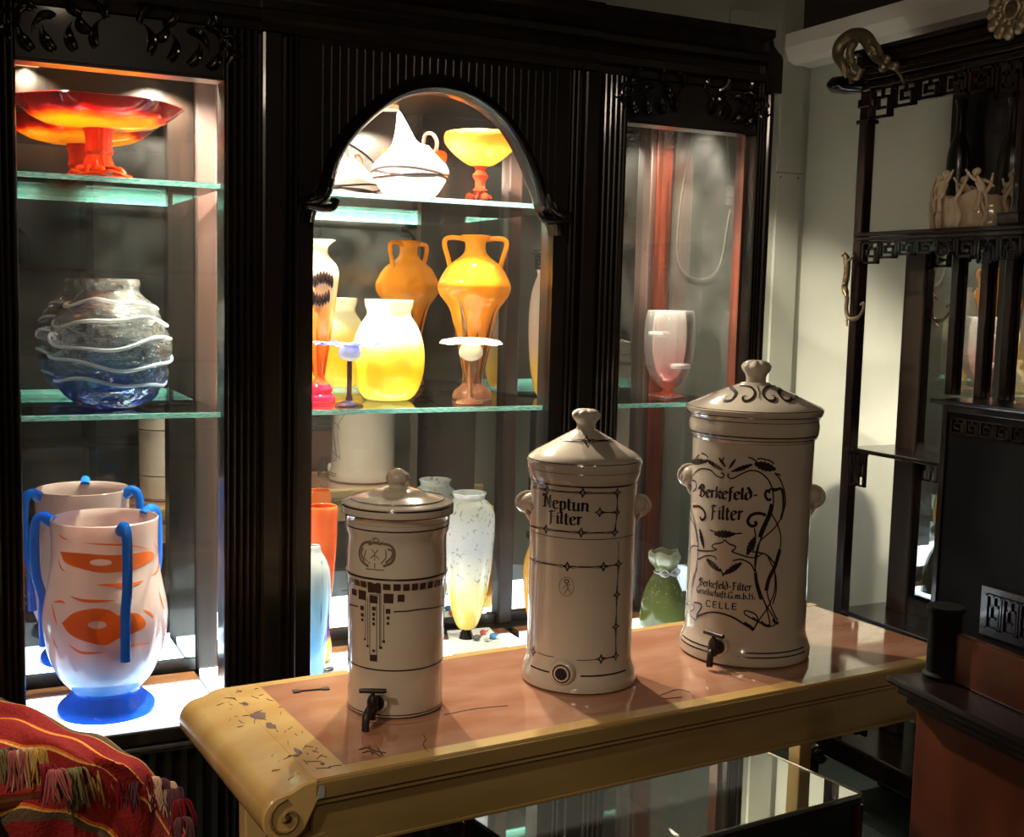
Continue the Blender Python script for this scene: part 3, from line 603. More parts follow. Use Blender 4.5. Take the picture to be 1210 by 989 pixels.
simple('blue_streaked_vase', 'pale blue vase with dark blue streaks, lower left of the middle window', 371, 762, .16, [(762, 11), (740, 14), (700, 18), (660, 20), (635, 19), (620, 14), (612, 9), (604, 7)],
       opal('blue_streak_glass', [(0, (.08, .2, .6)), (.3, (.25, .55, .85)), (.7, (.5, .8, .95)), (1, (.9, .9, .9))], .28, .5, noise=((.02, .06, .4), 30, (1.5, 1.5, .15), .6, .66)))
simple('orange_bowl_vase', 'orange-rimmed glass vase mostly hidden behind the left stoneware filter', 441, 740, .22, [(740, 8), (700, 16), (650, 18), (600, 17), (572, 16), (568, 15)], opal('orange_rim_glass', [(0, (1, .3, .05)), (1, (1, .25, .06))], .3, .4))
o, q = simple('speckled_vase', 'white frosted vase with grey speckled shoulder and yellow lower half', 553, 742, .33, [(742, 9), (737, 13), (720, 19), (690, 25), (650, 29.5), (615, 31), (602, 29), (594, 24), (590, 19), (587, 18.5), (582, 20.5)],
       opal('speckled_frosted_glass', [(0, (1, .72, .15)), (.35, (1, .80, .22)), (.55, (.95, .88, .70)), (.8, (.80, .78, .76)), (1, (.92, .90, .88))], .29, .5, noise=((.45, .42, .42), 75, (1, 1, 1), .60, .68)), zb_=ZF+.0)
zlift = z_for_y(o.location.x, o.location.y, 742)-ZF
o.location.z = ZF+max(zlift, .004)
st_ = MB().lathe([(.022, 0), (.022, .003), (.012, max(zlift-.004, .004)), (.016, max(zlift, .005)-.0005)], 28).build('shadow_stand', M['black'], loc=(o.location.x, o.location.y, ZF+ZI)); tag(st_, 'small black stand added in place of the oval shadow under the speckled vase', 'stand')  # added to raise the vase; its black stands in for the shadow there
simple('amber_gourd_vase', 'amber glass vase half hidden behind the middle stoneware filter', 640, 745, .27, [(745, 8), (720, 16), (690, 21), (660, 22), (640, 17), (625, 9), (615, 8)], opal('amber_glass', [(0, (1, .5, .05)), (1, (1, .55, .1))], .2, .5))
# tray of glass baubles on a white mat
p = [atZ(x, y, ZF+.002) for x, y in ((535, 775), (606, 771), (578, 742), (528, 746))]
o = MB().prism([(q.x, q.y) for q in (p[0], p[1], p[2], p[3])][::1], ZF+.0012, ZF+.004).build('white_mat', M['paper']); tag(o, 'white board mat under the glass baubles on cabinet floor', 'mat')
o2 = MB().prism([(q.x, q.y) for q in [atZ(x, y, ZF+.002) for x, y in ((371, 800), (408, 798), (408, 778), (371, 780))]], ZF+.0012, ZF+.004).build('white_mat', M['paper']); tag(o2, 'white board mat at the left front of the middle bay floor', 'mat')
baub = [(548, 752, (.75, .04, .03), .008, 'small red glass bauble left of the mat, beside the speckled vase'), (571, 750, (.85, .12, .1), .007, 'small coral glass bauble on the mat, behind the blue one'),
        (583, 755, (.05, .25, .6), .008, 'small blue glass bauble at the mat\'s right'), (563, 757, (.12, .09, .1), .008, 'small dark glass bauble in the middle of the mat'), (575, 758, (.55, .6, .6), .006, 'small clear grey bauble at the mat\'s front')]
for x, y, c_, r_, lb in baub:
    p = atZ(x, y, ZF+.004); t = thing('glass_bauble', lb, 'bauble', (p.x, p.y, ZF+.0045), 0, 'glass baubles on the cabinet floor')
    mm = mat('bauble_glass', c_, .08, coat=.8); MB().ball((0, 0, r_), (r_*1.5, r_*1.2, r_)).build('body', mm, t); MB().tube([(r_*1.3, 0, r_), (r_*2, .002, r_*1.3), (r_*2.3, 0, r_*1.9)], [.002, .0015, .001], 6).build('stalk', M['tap'], t)
# wire brooch-like ornament on left mat
p = atZ(388, 792, ZF+.004); tw = MB()
for k in range(3): tw.tube([(.012*(1+.2*k)*math.cos(a), .010*(1+.2*k)*math.sin(a+k*.4), .002+.001*k) for a in [2*PI*i/20 for i in range(20)]], .0009, 5)
o = tw.build('wire_ornament', M['tap'], loc=(p.x, p.y, ZF+.004)); tag(o, 'coiled dark wire ornament lying on the mat at middle window\'s left', 'ornament')

# ================================================================= THINGS IN THE RIGHT BAY
Y = .20; X = atY(791, 410, Y).x
q = prof_px(X, Y, ZS2, [(461, 22), (459, 22), (456, 8), (452, 7), (447, 14), (435, 23), (418, 28), (400, 30), (380, 30), (368, 29), (360, 27)]); z0 = q[0][1]; q = [(a, b_-z0) for a, b_ in q]; H = q[-1][1]
m_pk = opal('clear_pink_glass', [(0, (.75, .25, .18)), (.15, (.85, .42, .36)), (.4, (.88, .66, .64)), (.7, (.9, .84, .82)), (1, (.95, .93, .9))], H, .5, clear=.80)
t = thing('pink_beaker', 'clear pink glass beaker with two ring handles in the right bay', 'beaker', (X, Y, ZS2+ZI))
MB().lathe(vessel(spline(q, 3), .002, 6), 48).build('body', m_pk, t)
gl = opal('clear_handle_glass', [(0, (.95, .9, .86)), (1, (.97, .93, .9))], 1, .5, clear=.5)
for px, py, s in ((778, 387, -1), (808, 424, 1)):
    zz = z_for_y(X, Y, py)-z0-ZS2; pts = []
    ac = az_cam(X, Y)+(-.62 if s < 0 else .62)
    c_ = Vector((math.cos(ac), math.sin(ac), 0))*(.052); tx = Vector((-math.sin(ac), math.cos(ac), 0)); nx_ = Vector((math.cos(ac), math.sin(ac), 0))
    pts = [c_+nx_*(.016*math.cos(a)+.0)+tx*(.026*math.sin(a))+zv*zz for a in [2*PI*i/24 for i in range(25)]]
    MB().tube(pts, .0075, 10).build('ring_handle', gl, t)
# green bag-shaped vase with ribbon bow
Y = .26; X = atY(784, 700, Y).x
q = prof_px(X, Y, ZF, [(762, 22), (757, 27), (740, 28), (715, 26), (695, 21), (682, 15), (676, 11), (671, 11), (664, 17), (656, 19), (652, 17)]); z0 = q[0][1]; q = [(a, b_-z0) for a, b_ in q]; H = q[-1][1]
t = thing('green_bag_vase', 'bubbled olive green glass vase tied like a bag, right bay floor', 'vase', (X, Y, ZF+ZI))
m_gr = opal('olive_bubble_glass', [(0, (.22, .24, .05)), (.6, (.30, .32, .09)), (.85, (.5, .5, .25)), (1, (.85, .85, .7))], H, .5, clear=.5, noise=((.7, .7, .4), 120, (1, 1, 1), .62, .66))
MB().lathe(vessel(spline(q, 3), .004, 2), 56, fn=lambda r_, z, a: (r_*(1+.05*math.cos(7*a)*(z/H)), z+.004*math.cos(5*a)*(1 if z > H*.93 else 0))).build('body', m_gr, t)
zn = q[6][1]
rb = MB(); rb.tube([(.029*math.cos(a), .029*math.sin(a), zn) for a in [2*PI*i/28 for i in range(29)]], .0035, 8)
for s in (-1, 1): rb.tube(spline([(0, -.028, zn), (s*.02, -.032, zn+.016), (s*.034, -.028, zn+.004), (s*.018, -.032, zn-.006), (0, -.03, zn)], 5), .003, 8)
rb.build('ribbon', gl, t)

# --- cables and plug on the back wall, seen through the cabinet side
def wp(x, y, yy=BW-.012): return atY(x, y, yy)
t = thing('power_adaptor', 'white power adaptor hanging by a cable on the wall behind the right bay', 'adaptor', tuple(wp(862, 230)))
MB().box((0, 0, .012), (.020, .02, .040)).build('plug_body', M['plastic'], t, bevel=.004)
MB().box((0, 0, -.020), (.018, .018, .026)).build('grey_half', M['greyplastic'], t, bevel=.003)
pts = spline([tuple(wp(858, 120)), tuple(wp(859, 160)), tuple(wp(861, 190)), tuple(wp(863, 212))], 6)
o = MB().tube(pts, .0034, 8).build('upper_cable', M['plastic'], t, loc=tuple(-wp(862, 230)))
o = MB().tube(spline([tuple(wp(x, y)) for x, y in ((822, 120), (816, 170), (806, 225), (800, 280), (801, 308), (812, 325), (830, 330), (846, 321), (854, 300), (860, 262), (863, 248))], 6), .003, 8).build('hanging_cable', M['plastic'])
tag(o, 'thin cable hanging in a loop on the wall behind the right bay', 'cable')

# ================================================================= THE TABLE
TZ = .75
ta = math.radians(3.76); ca, sa = math.cos(ta), math.sin(ta)
T0 = atZ(372, 921, TZ)          # near left corner of the flat top
tab = thing('lacquered_table', 'yellow crackled table with scrolled left end and pink marble top', 'table', (T0.x, T0.y, 0), ta)
TL_, TW_ = 1.40, .445
def tl(x, y, z=TZ):             # photograph pixel -> table frame
    p = atZ(x, y, z); dx, dy = p.x-T0.x, p.y-T0.y; return dx*ca+dy*sa, -dx*sa+dy*ca
MB().bx(0, TL_, 0, TW_, TZ-.026, TZ-.004).build('top_frame', M['yellow'], tab, bevel=.002)
for z0, z1, d_ in ((TZ-.012, TZ-.0035, .004), (TZ-.034, TZ-.024, .0)):
    pass
MB().bx(.058, TL_-.012, .030, TW_-.022, TZ-.004, TZ).build('marble_slab', M['marble'], tab)
f_ = MB(); f_.bx(0, .0575, 0, TW_, TZ-.004, TZ+.0005); f_.build('top_border', M['yellow'], tab, label='scuffed left border of the top')
MB().bx(.0576, TL_, 0, .0297, TZ-.004, TZ+.0005).build('top_border', M['yellow'], tab)
MB().bx(.0576, TL_, TW_-.0217, TW_, TZ-.004, TZ+.0005).build('top_border', M['yellow'], tab)
# scrolled left end: a long roll with a spiral end face
rl = MB(); pts = []; Rr = .040
prf = [(.004, TZ+.0005), (-.018, TZ-.001), (-.038, TZ-.010)]+[(-.044+.036*math.cos(a), TZ-.047+.036*math.sin(a)) for a in [math.radians(110+i*14) for i in range(16)]]+[(-.006, TZ-.050), (.004, TZ-.03)]
rl.prism(prf, -.006, TW_+.006, 'y'); rl.build('scroll_end', M['yellow'], tab, bevel=.003, smooth=True)
sp_ = [(-.044+(.030-.0016*k)*math.cos(1.6+k*.5), -.0085, TZ-.047+(.030-.0016*k)*math.sin(1.6+k*.5)) for k in range(17)]
MB().tube(sp_, [.0022]*14+[.003, .004, .005], 8).build('spiral', M['ochre'], tab)
MB().lathe([(.006, 0), (.006, .004), (.003, .006)], 14).build('scroll_boss', M['chip'], tab, loc=(-.044, -.006, TZ-.047)).rotation_euler = (PI/2, 0, 0)
# front and back aprons with a rail, side apron, legs with brackets
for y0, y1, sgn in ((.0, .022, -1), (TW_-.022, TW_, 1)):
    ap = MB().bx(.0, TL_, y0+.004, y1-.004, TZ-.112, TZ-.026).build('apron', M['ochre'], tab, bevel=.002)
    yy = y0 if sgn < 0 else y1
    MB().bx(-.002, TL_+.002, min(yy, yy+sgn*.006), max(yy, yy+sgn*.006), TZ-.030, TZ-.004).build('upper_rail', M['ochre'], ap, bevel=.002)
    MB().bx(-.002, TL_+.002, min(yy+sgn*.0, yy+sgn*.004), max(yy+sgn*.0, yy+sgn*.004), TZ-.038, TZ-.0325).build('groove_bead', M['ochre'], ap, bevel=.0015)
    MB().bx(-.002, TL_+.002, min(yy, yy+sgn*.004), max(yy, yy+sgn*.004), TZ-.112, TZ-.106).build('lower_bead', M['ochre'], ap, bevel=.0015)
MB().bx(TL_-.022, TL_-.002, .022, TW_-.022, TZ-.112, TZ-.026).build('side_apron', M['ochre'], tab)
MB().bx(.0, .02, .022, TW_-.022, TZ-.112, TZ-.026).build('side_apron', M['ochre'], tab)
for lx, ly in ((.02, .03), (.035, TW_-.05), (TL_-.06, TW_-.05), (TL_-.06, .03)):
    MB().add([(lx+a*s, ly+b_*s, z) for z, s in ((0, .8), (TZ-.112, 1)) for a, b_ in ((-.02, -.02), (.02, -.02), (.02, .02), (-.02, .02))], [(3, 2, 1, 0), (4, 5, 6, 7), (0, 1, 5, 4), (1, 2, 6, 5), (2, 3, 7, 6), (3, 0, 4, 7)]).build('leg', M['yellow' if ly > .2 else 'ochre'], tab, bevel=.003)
br = MB(); cc = spline([(-.012, TZ-.085), (.012, TZ-.11), (.022, TZ-.15), (.020, TZ-.20), (.0, TZ-.26)], 5)
br.prism([(x, z) for x, z in cc]+[(x+.03, z) for x, z in cc[::-1]], .0, .02, 'y'); br.build('curved_bracket', M['ochre'], tab)
# wear: cracks and chips on the border and the roll, dark marks on the marble
ck = MB(); random.seed(11)
for k in range(46):
    y = random.uniform(.02, TW_-.02); x = random.choice([random.uniform(.004, .054)]*2+[random.uniform(-.034, 0)]); L_ = random.uniform(.006, .022); a = random.uniform(-.6, .9)+random.choice([0, PI/2, PI/2]); 
    def zt_(x): return TZ+.0008 if x > .0 else TZ+.0008-(-x)**1.9*5.2
    pts = []
    for i in range(4): xx = x+math.cos(a)*L_*i/3+random.uniform(-.001, .001); xx = max(min(xx, .056), -.04); pts.append((xx, y+math.sin(a)*L_*i/3+random.uniform(-.001, .001), zt_(xx)))
    ck.tube(pts, .0006, 4)
ck.build('crackle_lines', M['crack'], tab, kind='stuff')
def patch(px, py, w_, h_, mm, name, seed=0, z=TZ+.0006):
    random.seed(seed); x, y = tl(px, py); n_ = 14
    MB().prism([(x+w_*math.cos(2*PI*i/n_)*random.uniform(.6, 1.1), y+h_*math.sin(2*PI*i/n_)*random.uniform(.6, 1.1)) for i in range(n_)], z-.0002, z+.0002).build(name, mm, tab)
patch(306, 846, .016, .022, M['chip'], 'worn_patch', 1); patch(320, 858, .008, .02, M['chip'], 'worn_patch', 2); patch(290, 832, .006, .012, M['chip'], 'worn_patch', 3)
patch(350, 893, .006, .006, M['crack'], 'worn_patch', 4); patch(381, 903, .004, .006, M['crack'], 'worn_patch', 5); patch(352, 888, .005, .016, M['chip'], 'worn_patch', 6)
gp = MB().prism([(.0, TZ-.028), (.012, TZ-.026), (.013, TZ-.010), (.006, TZ-.008), (.003, TZ-.02)], -.0072, -.0058, 'y'); gp.build('bare_patch', M['grey_chip'], tab)
mk = MB()
for seg_ in (((424, 886), (434, 884), (444, 888), (456, 890)), ((428, 890), (438, 888), (450, 894)), ((436, 882), (440, 892)), ((446, 884), (452, 893))):
    mk.tube([(*tl(x, y), TZ+.0006) for x, y in spline(seg_, 4)], .0009, 4)
mk.tube([(*tl(x, y), TZ+.0006) for x, y in spline([(500, 868), (503, 874), (500, 880), (505, 888)], 4)], .0005, 4)
for seg_ in (((780, 822), (800, 815), (815, 818)), ((785, 826), (806, 824)), ((525, 845), (560, 838), (600, 834))): mk.tube([(*tl(x, y), TZ+.0006) for x, y in spline(seg_, 4)], .0006, 4)
mk.build('dark_marks', M['crack'], tab, kind='stuff')
# loose flat metal clasp
a, b_ = Vector((*tl(346, 818), TZ)), Vector((*tl(389, 814), TZ)); dv = (b_-a).normalized(); nv = Vector((-dv.y, dv.x, 0)); z1 = TZ+.0007
pg = [a-nv*.007, a+dv*.012-nv*.006, a+dv*.013-nv*.002, b_-dv*.013-nv*.002, b_-dv*.012-nv*.006, b_-nv*.007, b_+nv*.007, b_-dv*.012+nv*.006, b_-dv*.013+nv*.002, a+dv*.013+nv*.002, a+dv*.012+nv*.006, a+nv*.007]
def tw_(p): return (T0.x+p.x*ca-p.y*sa, T0.y+p.x*sa+p.y*ca)
o = MB().prism([tw_(q) for q in pg], z1, z1+.0018).build('metal_clasp', M['tap']); tag(o, 'flat bone-shaped metal clasp lying on the marble near table\'s left corner', 'clasp')

# ================================================================= THE THREE WATER FILTERS
class Filter:
    def __init__(s, name, label, px, yb, rings, fn=None):
        s.zb = TZ; s.C = atZ(px, yb, TZ); s.X, s.Y = s.C.x, s.C.y
        s.t = thing(name, label, 'water filter', (s.X, s.Y, TZ+.0006)); s.prof = prof_px(s.X, s.Y, TZ, rings)
    def R(s, z):
        P = s.prof
        for (r1, z1), (r2, z2) in zip(P, P[1:]):
            if z1 <= z <= z2: return r1+(r2-r1)*(z-z1)/(z2-z1+1e-9)
        return P[-1][0] if z > P[-1][1] else P[0][0]
    def hit(s, x, y, e=.0008):
        """where the sight line of pixel (x, y) meets the glazed surface -> (azimuth, height)"""
        d = ray(x, y).normalized(); R = .075; ox, oy = CAM.x-s.X, CAM.y-s.Y; A = d.x*d.x+d.y*d.y
        for _ in range(12):
            B = 2*(ox*d.x+oy*d.y); Cc = ox*ox+oy*oy-R*R; D = B*B-4*A*Cc
            tt = (-B-math.sqrt(max(D, 0)))/(2*A); z = CAM.z+d.z*tt-s.zb; R = R*.4+.6*s.R(z)
        a_, c0_ = math.atan2(oy+d.y*tt, ox+d.x*tt), az_cam(s.X, s.Y)
        while a_ > c0_+PI: a_ -= 2*PI
        while a_ < c0_-PI: a_ += 2*PI
        return a_, z
    def P(s, a, z, e=.0007):
        R = s.R(z)+e; g = (s.R(z-.003)-s.R(z+.003))/.006      # on the sloping lid the print lies a little higher
        return (R*math.cos(a), R*math.sin(a), z+(.0016 if g > .5 else 0))
    def stroke(s, mb, pts, w_, n=6, taper=None, raw=False):
        """ribbon along pixel path, width in metres"""
        q = pts if raw else [s.hit(x, y) for x, y in pts]
        q = spline(q, n) if len(q) > 2 else [tuple(a+(b_-a)*k/6 for a, b_ in zip(q[0], q[1])) for k in range(7)]
        vs = []; N = len(q)
        for i, (a, z) in enumerate(q):
            a0, z0_ = q[max(i-1, 0)]; a1, z1_ = q[min(i+1, N-1)]; R = s.R(z); tx, tz = (a1-a0)*R, z1_-z0_; l = math.hypot(tx, tz) or 1
            ww = w_/2 if taper is None else w_/2*taper(i/(N-1)); nx, nz = -tz/l*ww, tx/l*ww
            vs += [s.P(a+nx/R, z+nz), s.P(a-nx/R, z-nz)]
        mb.add(vs, [(2*i, 2*i+1, 2*i+3, 2*i+2) for i in range(N-1)])
    def rect(s, mb, x0, y0, x1, y1):
        a0, z0_ = s.hit(x0, (y0+y1)/2); a1, _ = s.hit(x1, (y0+y1)/2); xm = (x0+x1)/2; zt_, zb_ = s.hit(xm, y0)[1], s.hit(xm, y1)[1]
        mb.add([s.P(a, z) for a, z in ((a0, zb_), (a1, zb_), (a1, zt_), (a0, zt_))], [(0, 1, 2, 3)])
    def band(s, y, w_, px=None, frm=None, m=None, name='painted_line'):
        """a painted ring whose front passes through pixel height y"""
        _, z = s.hit(px, y); a0, a1 = (0, 2*PI) if frm is None else (s.hit(frm[0], y)[0], s.hit(frm[1], y)[0])
        if frm and a1 < a0: a1 += 2*PI
        N = 64; vs = []
        for i in range(N+1): a = a0+(a1-a0)*i/N; vs += [s.P(a, z-w_/2), s.P(a, z+w_/2)]
        q = MB().add(vs, [(2*i, 2*i+2, 2*i+3, 2*i+1) for i in range(N)]); q.smooth = True; return q.build(name, m or M['ink'], s.t)
    def leaf(s, mb, p0, p1, w_, ser=6, bend=0):
        """serrated leaf blade between two pixels"""
        (a0, z0_), (a1, z1_) = s.hit(*p0), s.hit(*p1); R = s.R(z0_); L_ = [((a1-a0)*R), z1_-z0_]; l = math.hypot(*L_) or 1; nx, nz = -L_[1]/l, L_[0]/l; N = ser*2; vs = []
        for i in range(N+1):
            t_ = i/N; wv = w_/2*math.sin(PI*min(1, t_*.93+.05))**.75*(1 if i % 2 else .68); bx_ = bend*math.sin(PI*t_)
            for sg in (1, -1): vs.append(s.P(a0+(L_[0]*t_+nx*(wv*sg+bx_))/R, z0_+L_[1]*t_+nz*(wv*sg+bx_)))
        mb.add(vs, [(2*i, 2*i+1, 2*i+3, 2*i+2) for i in range(N)])

# broad-pen lettering: skeleton strokes per glyph, (width, [strokes])
G = {
 'N': (.78, [[(.02, .06), (.10, 0), (.20, .06), (.18, .5), (.20, .94), (.06, 1.0), (.0, .8)], [(.20, .94), (.36, .7), (.5, .3), (.62, .06)], [(.62, .0), (.62, .5), (.62, .9), (.72, 1.0)]]),
 'e': (.44, [[(.05, .30), (.22, .38), (.36, .46), (.30, .60), (.16, .62), (.06, .5), (.06, .2), (.14, .02), (.28, .0), (.38, .1)]]),
 'p': (.46, [[(.02, .55), (.10, .62), (.10, .3), (.10, -.28)], [(.10, .5), (.26, .64), (.38, .5), (.38, .16), (.26, .0), (.10, .06)]]),
 't': (.32, [[(.12, .86), (.12, .5), (.12, .14), (.18, .0), (.30, .06)], [(.0, .6), (.28, .6)]]),
 'u': (.50, [[(.02, .56), (.08, .62), (.08, .16), (.16, .0), (.30, .06), (.38, .14)], [(.38, .62), (.38, .1), (.46, .0)]]),
 'n': (.50, [[(.02, .56), (.08, .62), (.08, .0)], [(.08, .46), (.24, .63), (.38, .52), (.38, .1), (.46, .0)]]),
 'F': (.56, [[(.14, 1.0), (.16, .5), (.14, -.02), (.04, -.12)], [(.0, .86), (.16, 1.0), (.34, .92), (.52, 1.0)], [(.14, .52), (.40, .54)]]),
 'i': (.22, [[(.02, .56), (.08, .62), (.08, .12), (.16, .0)], [(.07, .86), (.11, .80)]]),
 'l': (.22, [[(.08, 1.0), (.08, .5), (.08, .12), (.17, .0)]]),
 'r': (.34, [[(.02, .56), (.08, .62), (.08, .0)], [(.08, .46), (.20, .62), (.30, .56)]]),
 'B': (.66, [[(.14, .98), (.16, .5), (.14, .02)], [(.0, .80), (.10, 1.0), (.36, 1.0), (.46, .8), (.36, .58), (.18, .52)], [(.20, .54), (.44, .50), (.54, .26), (.42, .02), (.20, .0), (.02, .12)], [(-.10, .55), (-.06, .80), (.04, .70), (-.02, .56)]]),
 'k': (.46, [[(.08, 1.0), (.08, .5), (.08, .0)], [(.10, .34), (.24, .60), (.36, .60), (.34, .42), (.14, .32)], [(.20, .32), (.34, .06), (.44, .0)]]),
 'f': (.34, [[(.32, .96), (.20, 1.0), (.12, .86), (.12, .3), (.10, -.16), (.0, -.26)], [(.0, .58), (.28, .6)]]),
 'd': (.48, [[(.16, 1.04), (.26, .86), (.38, .60), (.38, .2), (.24, .0), (.10, .04), (.05, .26), (.08, .5), (.22, .62), (.36, .56)]]),
 '-': (.40, [[(.04, .34), (.30, .36)]]),
 'G': (.66, [[(.54, .82), (.40, 1.0), (.16, .94), (.04, .6), (.06, .2), (.24, .0), (.46, .06), (.54, .3), (.38, .44)], [(.54, .3), (.54, -.05)]]),
 's': (.38, [[(.32, .54), (.20, .63), (.07, .52), (.14, .36), (.28, .28), (.30, .1), (.18, .0), (.04, .06)]]),
 'c': (.38, [[(.32, .52), (.20, .63), (.07, .5), (.06, .16), (.18, .0), (.32, .08)]]),
 'h': (.48, [[(.08, 1.0), (.08, .5), (.08, .0)], [(.08, .46), (.24, .63), (.37, .5), (.36, .1), (.26, -.14)]]),
 'a': (.46, [[(.34, .56), (.2, .63), (.07, .5), (.06, .16), (.16, .0), (.34, .16)], [(.34, .62), (.34, .12), (.43, .0)]]),
 '.': (.24, [[(.04, .12), (.10, .10), (.16, .02)]]),
 'm': (.72, [[(.02, .56), (.08, .62), (.08, .0)], [(.08, .46), (.22, .63), (.33, .5), (.33, .0)], [(.33, .46), (.48, .63), (.59, .5), (.59, .1), (.67, .0)]]),
 'b': (.46, [[(.08, 1.0), (.08, .5), (.08, .1), (.2, .0), (.36, .14), (.36, .46), (.24, .62), (.10, .5)]]),
 'H': (.64, [[(.10, 1.0), (.12, .5), (.08, .0)], [(.12, .54), (.36, .62), (.50, .5), (.50, .1), (.40, -.1)], [(.10, 1.0), (.0, .9)], [(.52, 1.0), (.46, .8)]]),
 'C': (.72, [[(.60, .80), (.46, .97), (.24, .97), (.07, .72), (.07, .28), (.24, .03), (.46, .03), (.60, .20)]]),
 'E': (.62, [[(.10, 1.0), (.10, 0)], [(.10, .97), (.52, .97)], [(.10, .52), (.46, .52)], [(.10, .03), (.52, .03)]]),
 'L': (.58, [[(.10, 1.0), (.10, 0)], [(.10, .03), (.50, .03)]]),
 ' ': (.3, []),
}
def letter_text(F, mb, text, pL, pR, capx, nib=.14, ang=40, mono=False, track=.06):
    """write text on the filter from pixel pL (baseline, left) to pR (baseline, right); capx = pixel height of a capital"""
    a0, zL = F.hit(*pL); a1, zR = F.hit(*pR); W = sum(G[c][0]+track for c in text)-track; R = F.R((zL+zR)/2)
    H_ = F.hit((pL[0]+pR[0])/2, (pL[1]+pR[1])/2-capx)[1]-F.hit((pL[0]+pR[0])/2, (pL[1]+pR[1])/2)[1]
    sx = (a1-a0)/W; x = 0; nx, nz = nib/2*math.cos(math.radians(ang)), nib/2*math.sin(math.radians(ang)); tl_ = abs(sx)*R
    for c in text:
        wd, strokes = G[c]
        for st_ in strokes:
            q = spline(st_, 5) if len(st_) > 2 else [tuple(a+(b_-a)*k/3 for a, b_ in zip(st_[0], st_[1])) for k in range(4)]
            def S(u, v): al = a0+sx*(x+u); return F.P(al, zL+(zR-zL)*(x+u)/W+v*H_, .0009)
            vs = []
            N = len(q)
            for i, (u, v) in enumerate(q):
                if mono:
                    u0_, v0 = q[max(i-1, 0)]; u1, v1 = q[min(i+1, N-1)]; l = math.hypot(u1-u0_, v1-v0) or 1; ox, oz = -(v1-v0)/l*nib/2, (u1-u0_)/l*nib/2
                else:
                    u0_, v0 = q[max(i-1, 0)]; u1, v1 = q[min(i+1, N-1)]; l = math.hypot(u1-u0_, v1-v0) or 1; px_, pz_ = -(v1-v0)/l, (u1-u0_)/l
                    dt = px_*nx+pz_*nz; sg = 1 if dt >= 0 else -1; mn = nib*.16; ox, oz = sg*nx+px_*mn, sg*nz+pz_*mn
                vs += [S(u+ox, v+oz), S(u-ox, v-oz)]
            mb.add(vs, [(2*i, 2*i+1, 2*i+3, 2*i+2) for i in range(N-1)])
        x += wd+track

def lidknob(F, i0, lobes, name='lid_knob'):
    pf_ = [(r_, z) for r_, z in F.prof[i0:]]
    fn_ = (lambda r_, z, a: (r_*(1+.10*abs(math.cos(lobes*a/2))*(1 if z > pf_[1][1] else 0)), z)) if lobes else None
    return pf_, fn_
# orange swirls fused into the pink vase
class Painted(Filter):
    def __init__(s, t, X, Y, prof, zb): s.t, s.X, s.Y, s.prof, s.zb = t, X, Y, prof, zb
PV = Painted(PINK[0], PINK[1], PINK[2], spline(PINK[3][6:], 3), ZF)
def c0(x, y): return x/3.09, 560+y/3.09
m_sw = opal('orange_swirl_glass', [(0, (.95, .14, .03)), (1, (.95, .17, .03))], .3, .35)
def eye(outer, c_, rx, ry):
    """filled swirl with an eye-shaped hole, laid on the glass"""
    o_ = spline(outer+[outer[0]], 4)[:-1]; q = MB(); vs = []; N = len(o_)
    for x, y in o_:
        a = math.atan2((y-c_[1])*2.2, x-c_[0]); ix, iy = c_[0]+rx*math.cos(a), c_[1]+ry*math.sin(a)
        for t_ in [m/9 for m in range(10)]: vs.append(PV.P(*PV.hit(*c0(x+(ix-x)*t_, y+(iy-y)*t_))))
    q.add(vs, [(10*k+m, 10*k+m+1, 10*((k+1) % N)+m+1, 10*((k+1) % N)+m) for k in range(N) for m in range(9)]); q.smooth = True; q.build('orange_swirl', m_sw, PV.t)
eye([(220, 284), (300, 290), (400, 297), (480, 292), (550, 284), (558, 312), (500, 344), (440, 358), (370, 362), (300, 348), (240, 325)], (368, 324), 40, 12)
eye([(226, 545), (270, 508), (340, 492), (400, 498), (440, 520), (490, 506), (526, 530), (528, 560), (480, 585), (430, 603), (385, 626), (310, 612), (255, 585)], (355, 552), 34, 14)
for pts, w_, tp in (
    (((300, 252), (380, 258), (470, 262), (552, 275)), .003, 1), (((212, 215), (228, 232), (250, 242)), .003, 1), (((358, 405), (420, 408), (480, 405), (522, 390)), .007, 1), (((255, 446), (300, 462), (360, 465), (418, 462)), .005, 1), (((190, 470), (200, 520), (210, 555)), .004, 1), (((195, 468), (220, 466), (240, 472)), .004, 1),
    (((520, 495), (545, 508), (562, 525)), .004, 1), (((250, 622), (290, 650), (330, 655), (378, 652)), .005, 1), (((440, 650), (480, 628), (545, 618)), .005, 1), (((560, 250), (578, 300), (575, 350), (550, 375)), .005, 1), (((580, 430), (590, 470), (600, 500)), .004, 1), (((190, 590), (200, 620), (212, 640)), .003, 1), (((215, 310), (222, 340), (240, 360)), .003, 1)):
    q = MB(); PV.stroke(q, [c0(*p) for p in pts], w_*1.3, 8, (lambda t_: .35+.65*math.sin(PI*min(1, t_*1.0))**.5) if tp is None else (lambda t_: .15+.85*math.sin(PI*t_))); q.build('orange_swirl', m_sw, PV.t)
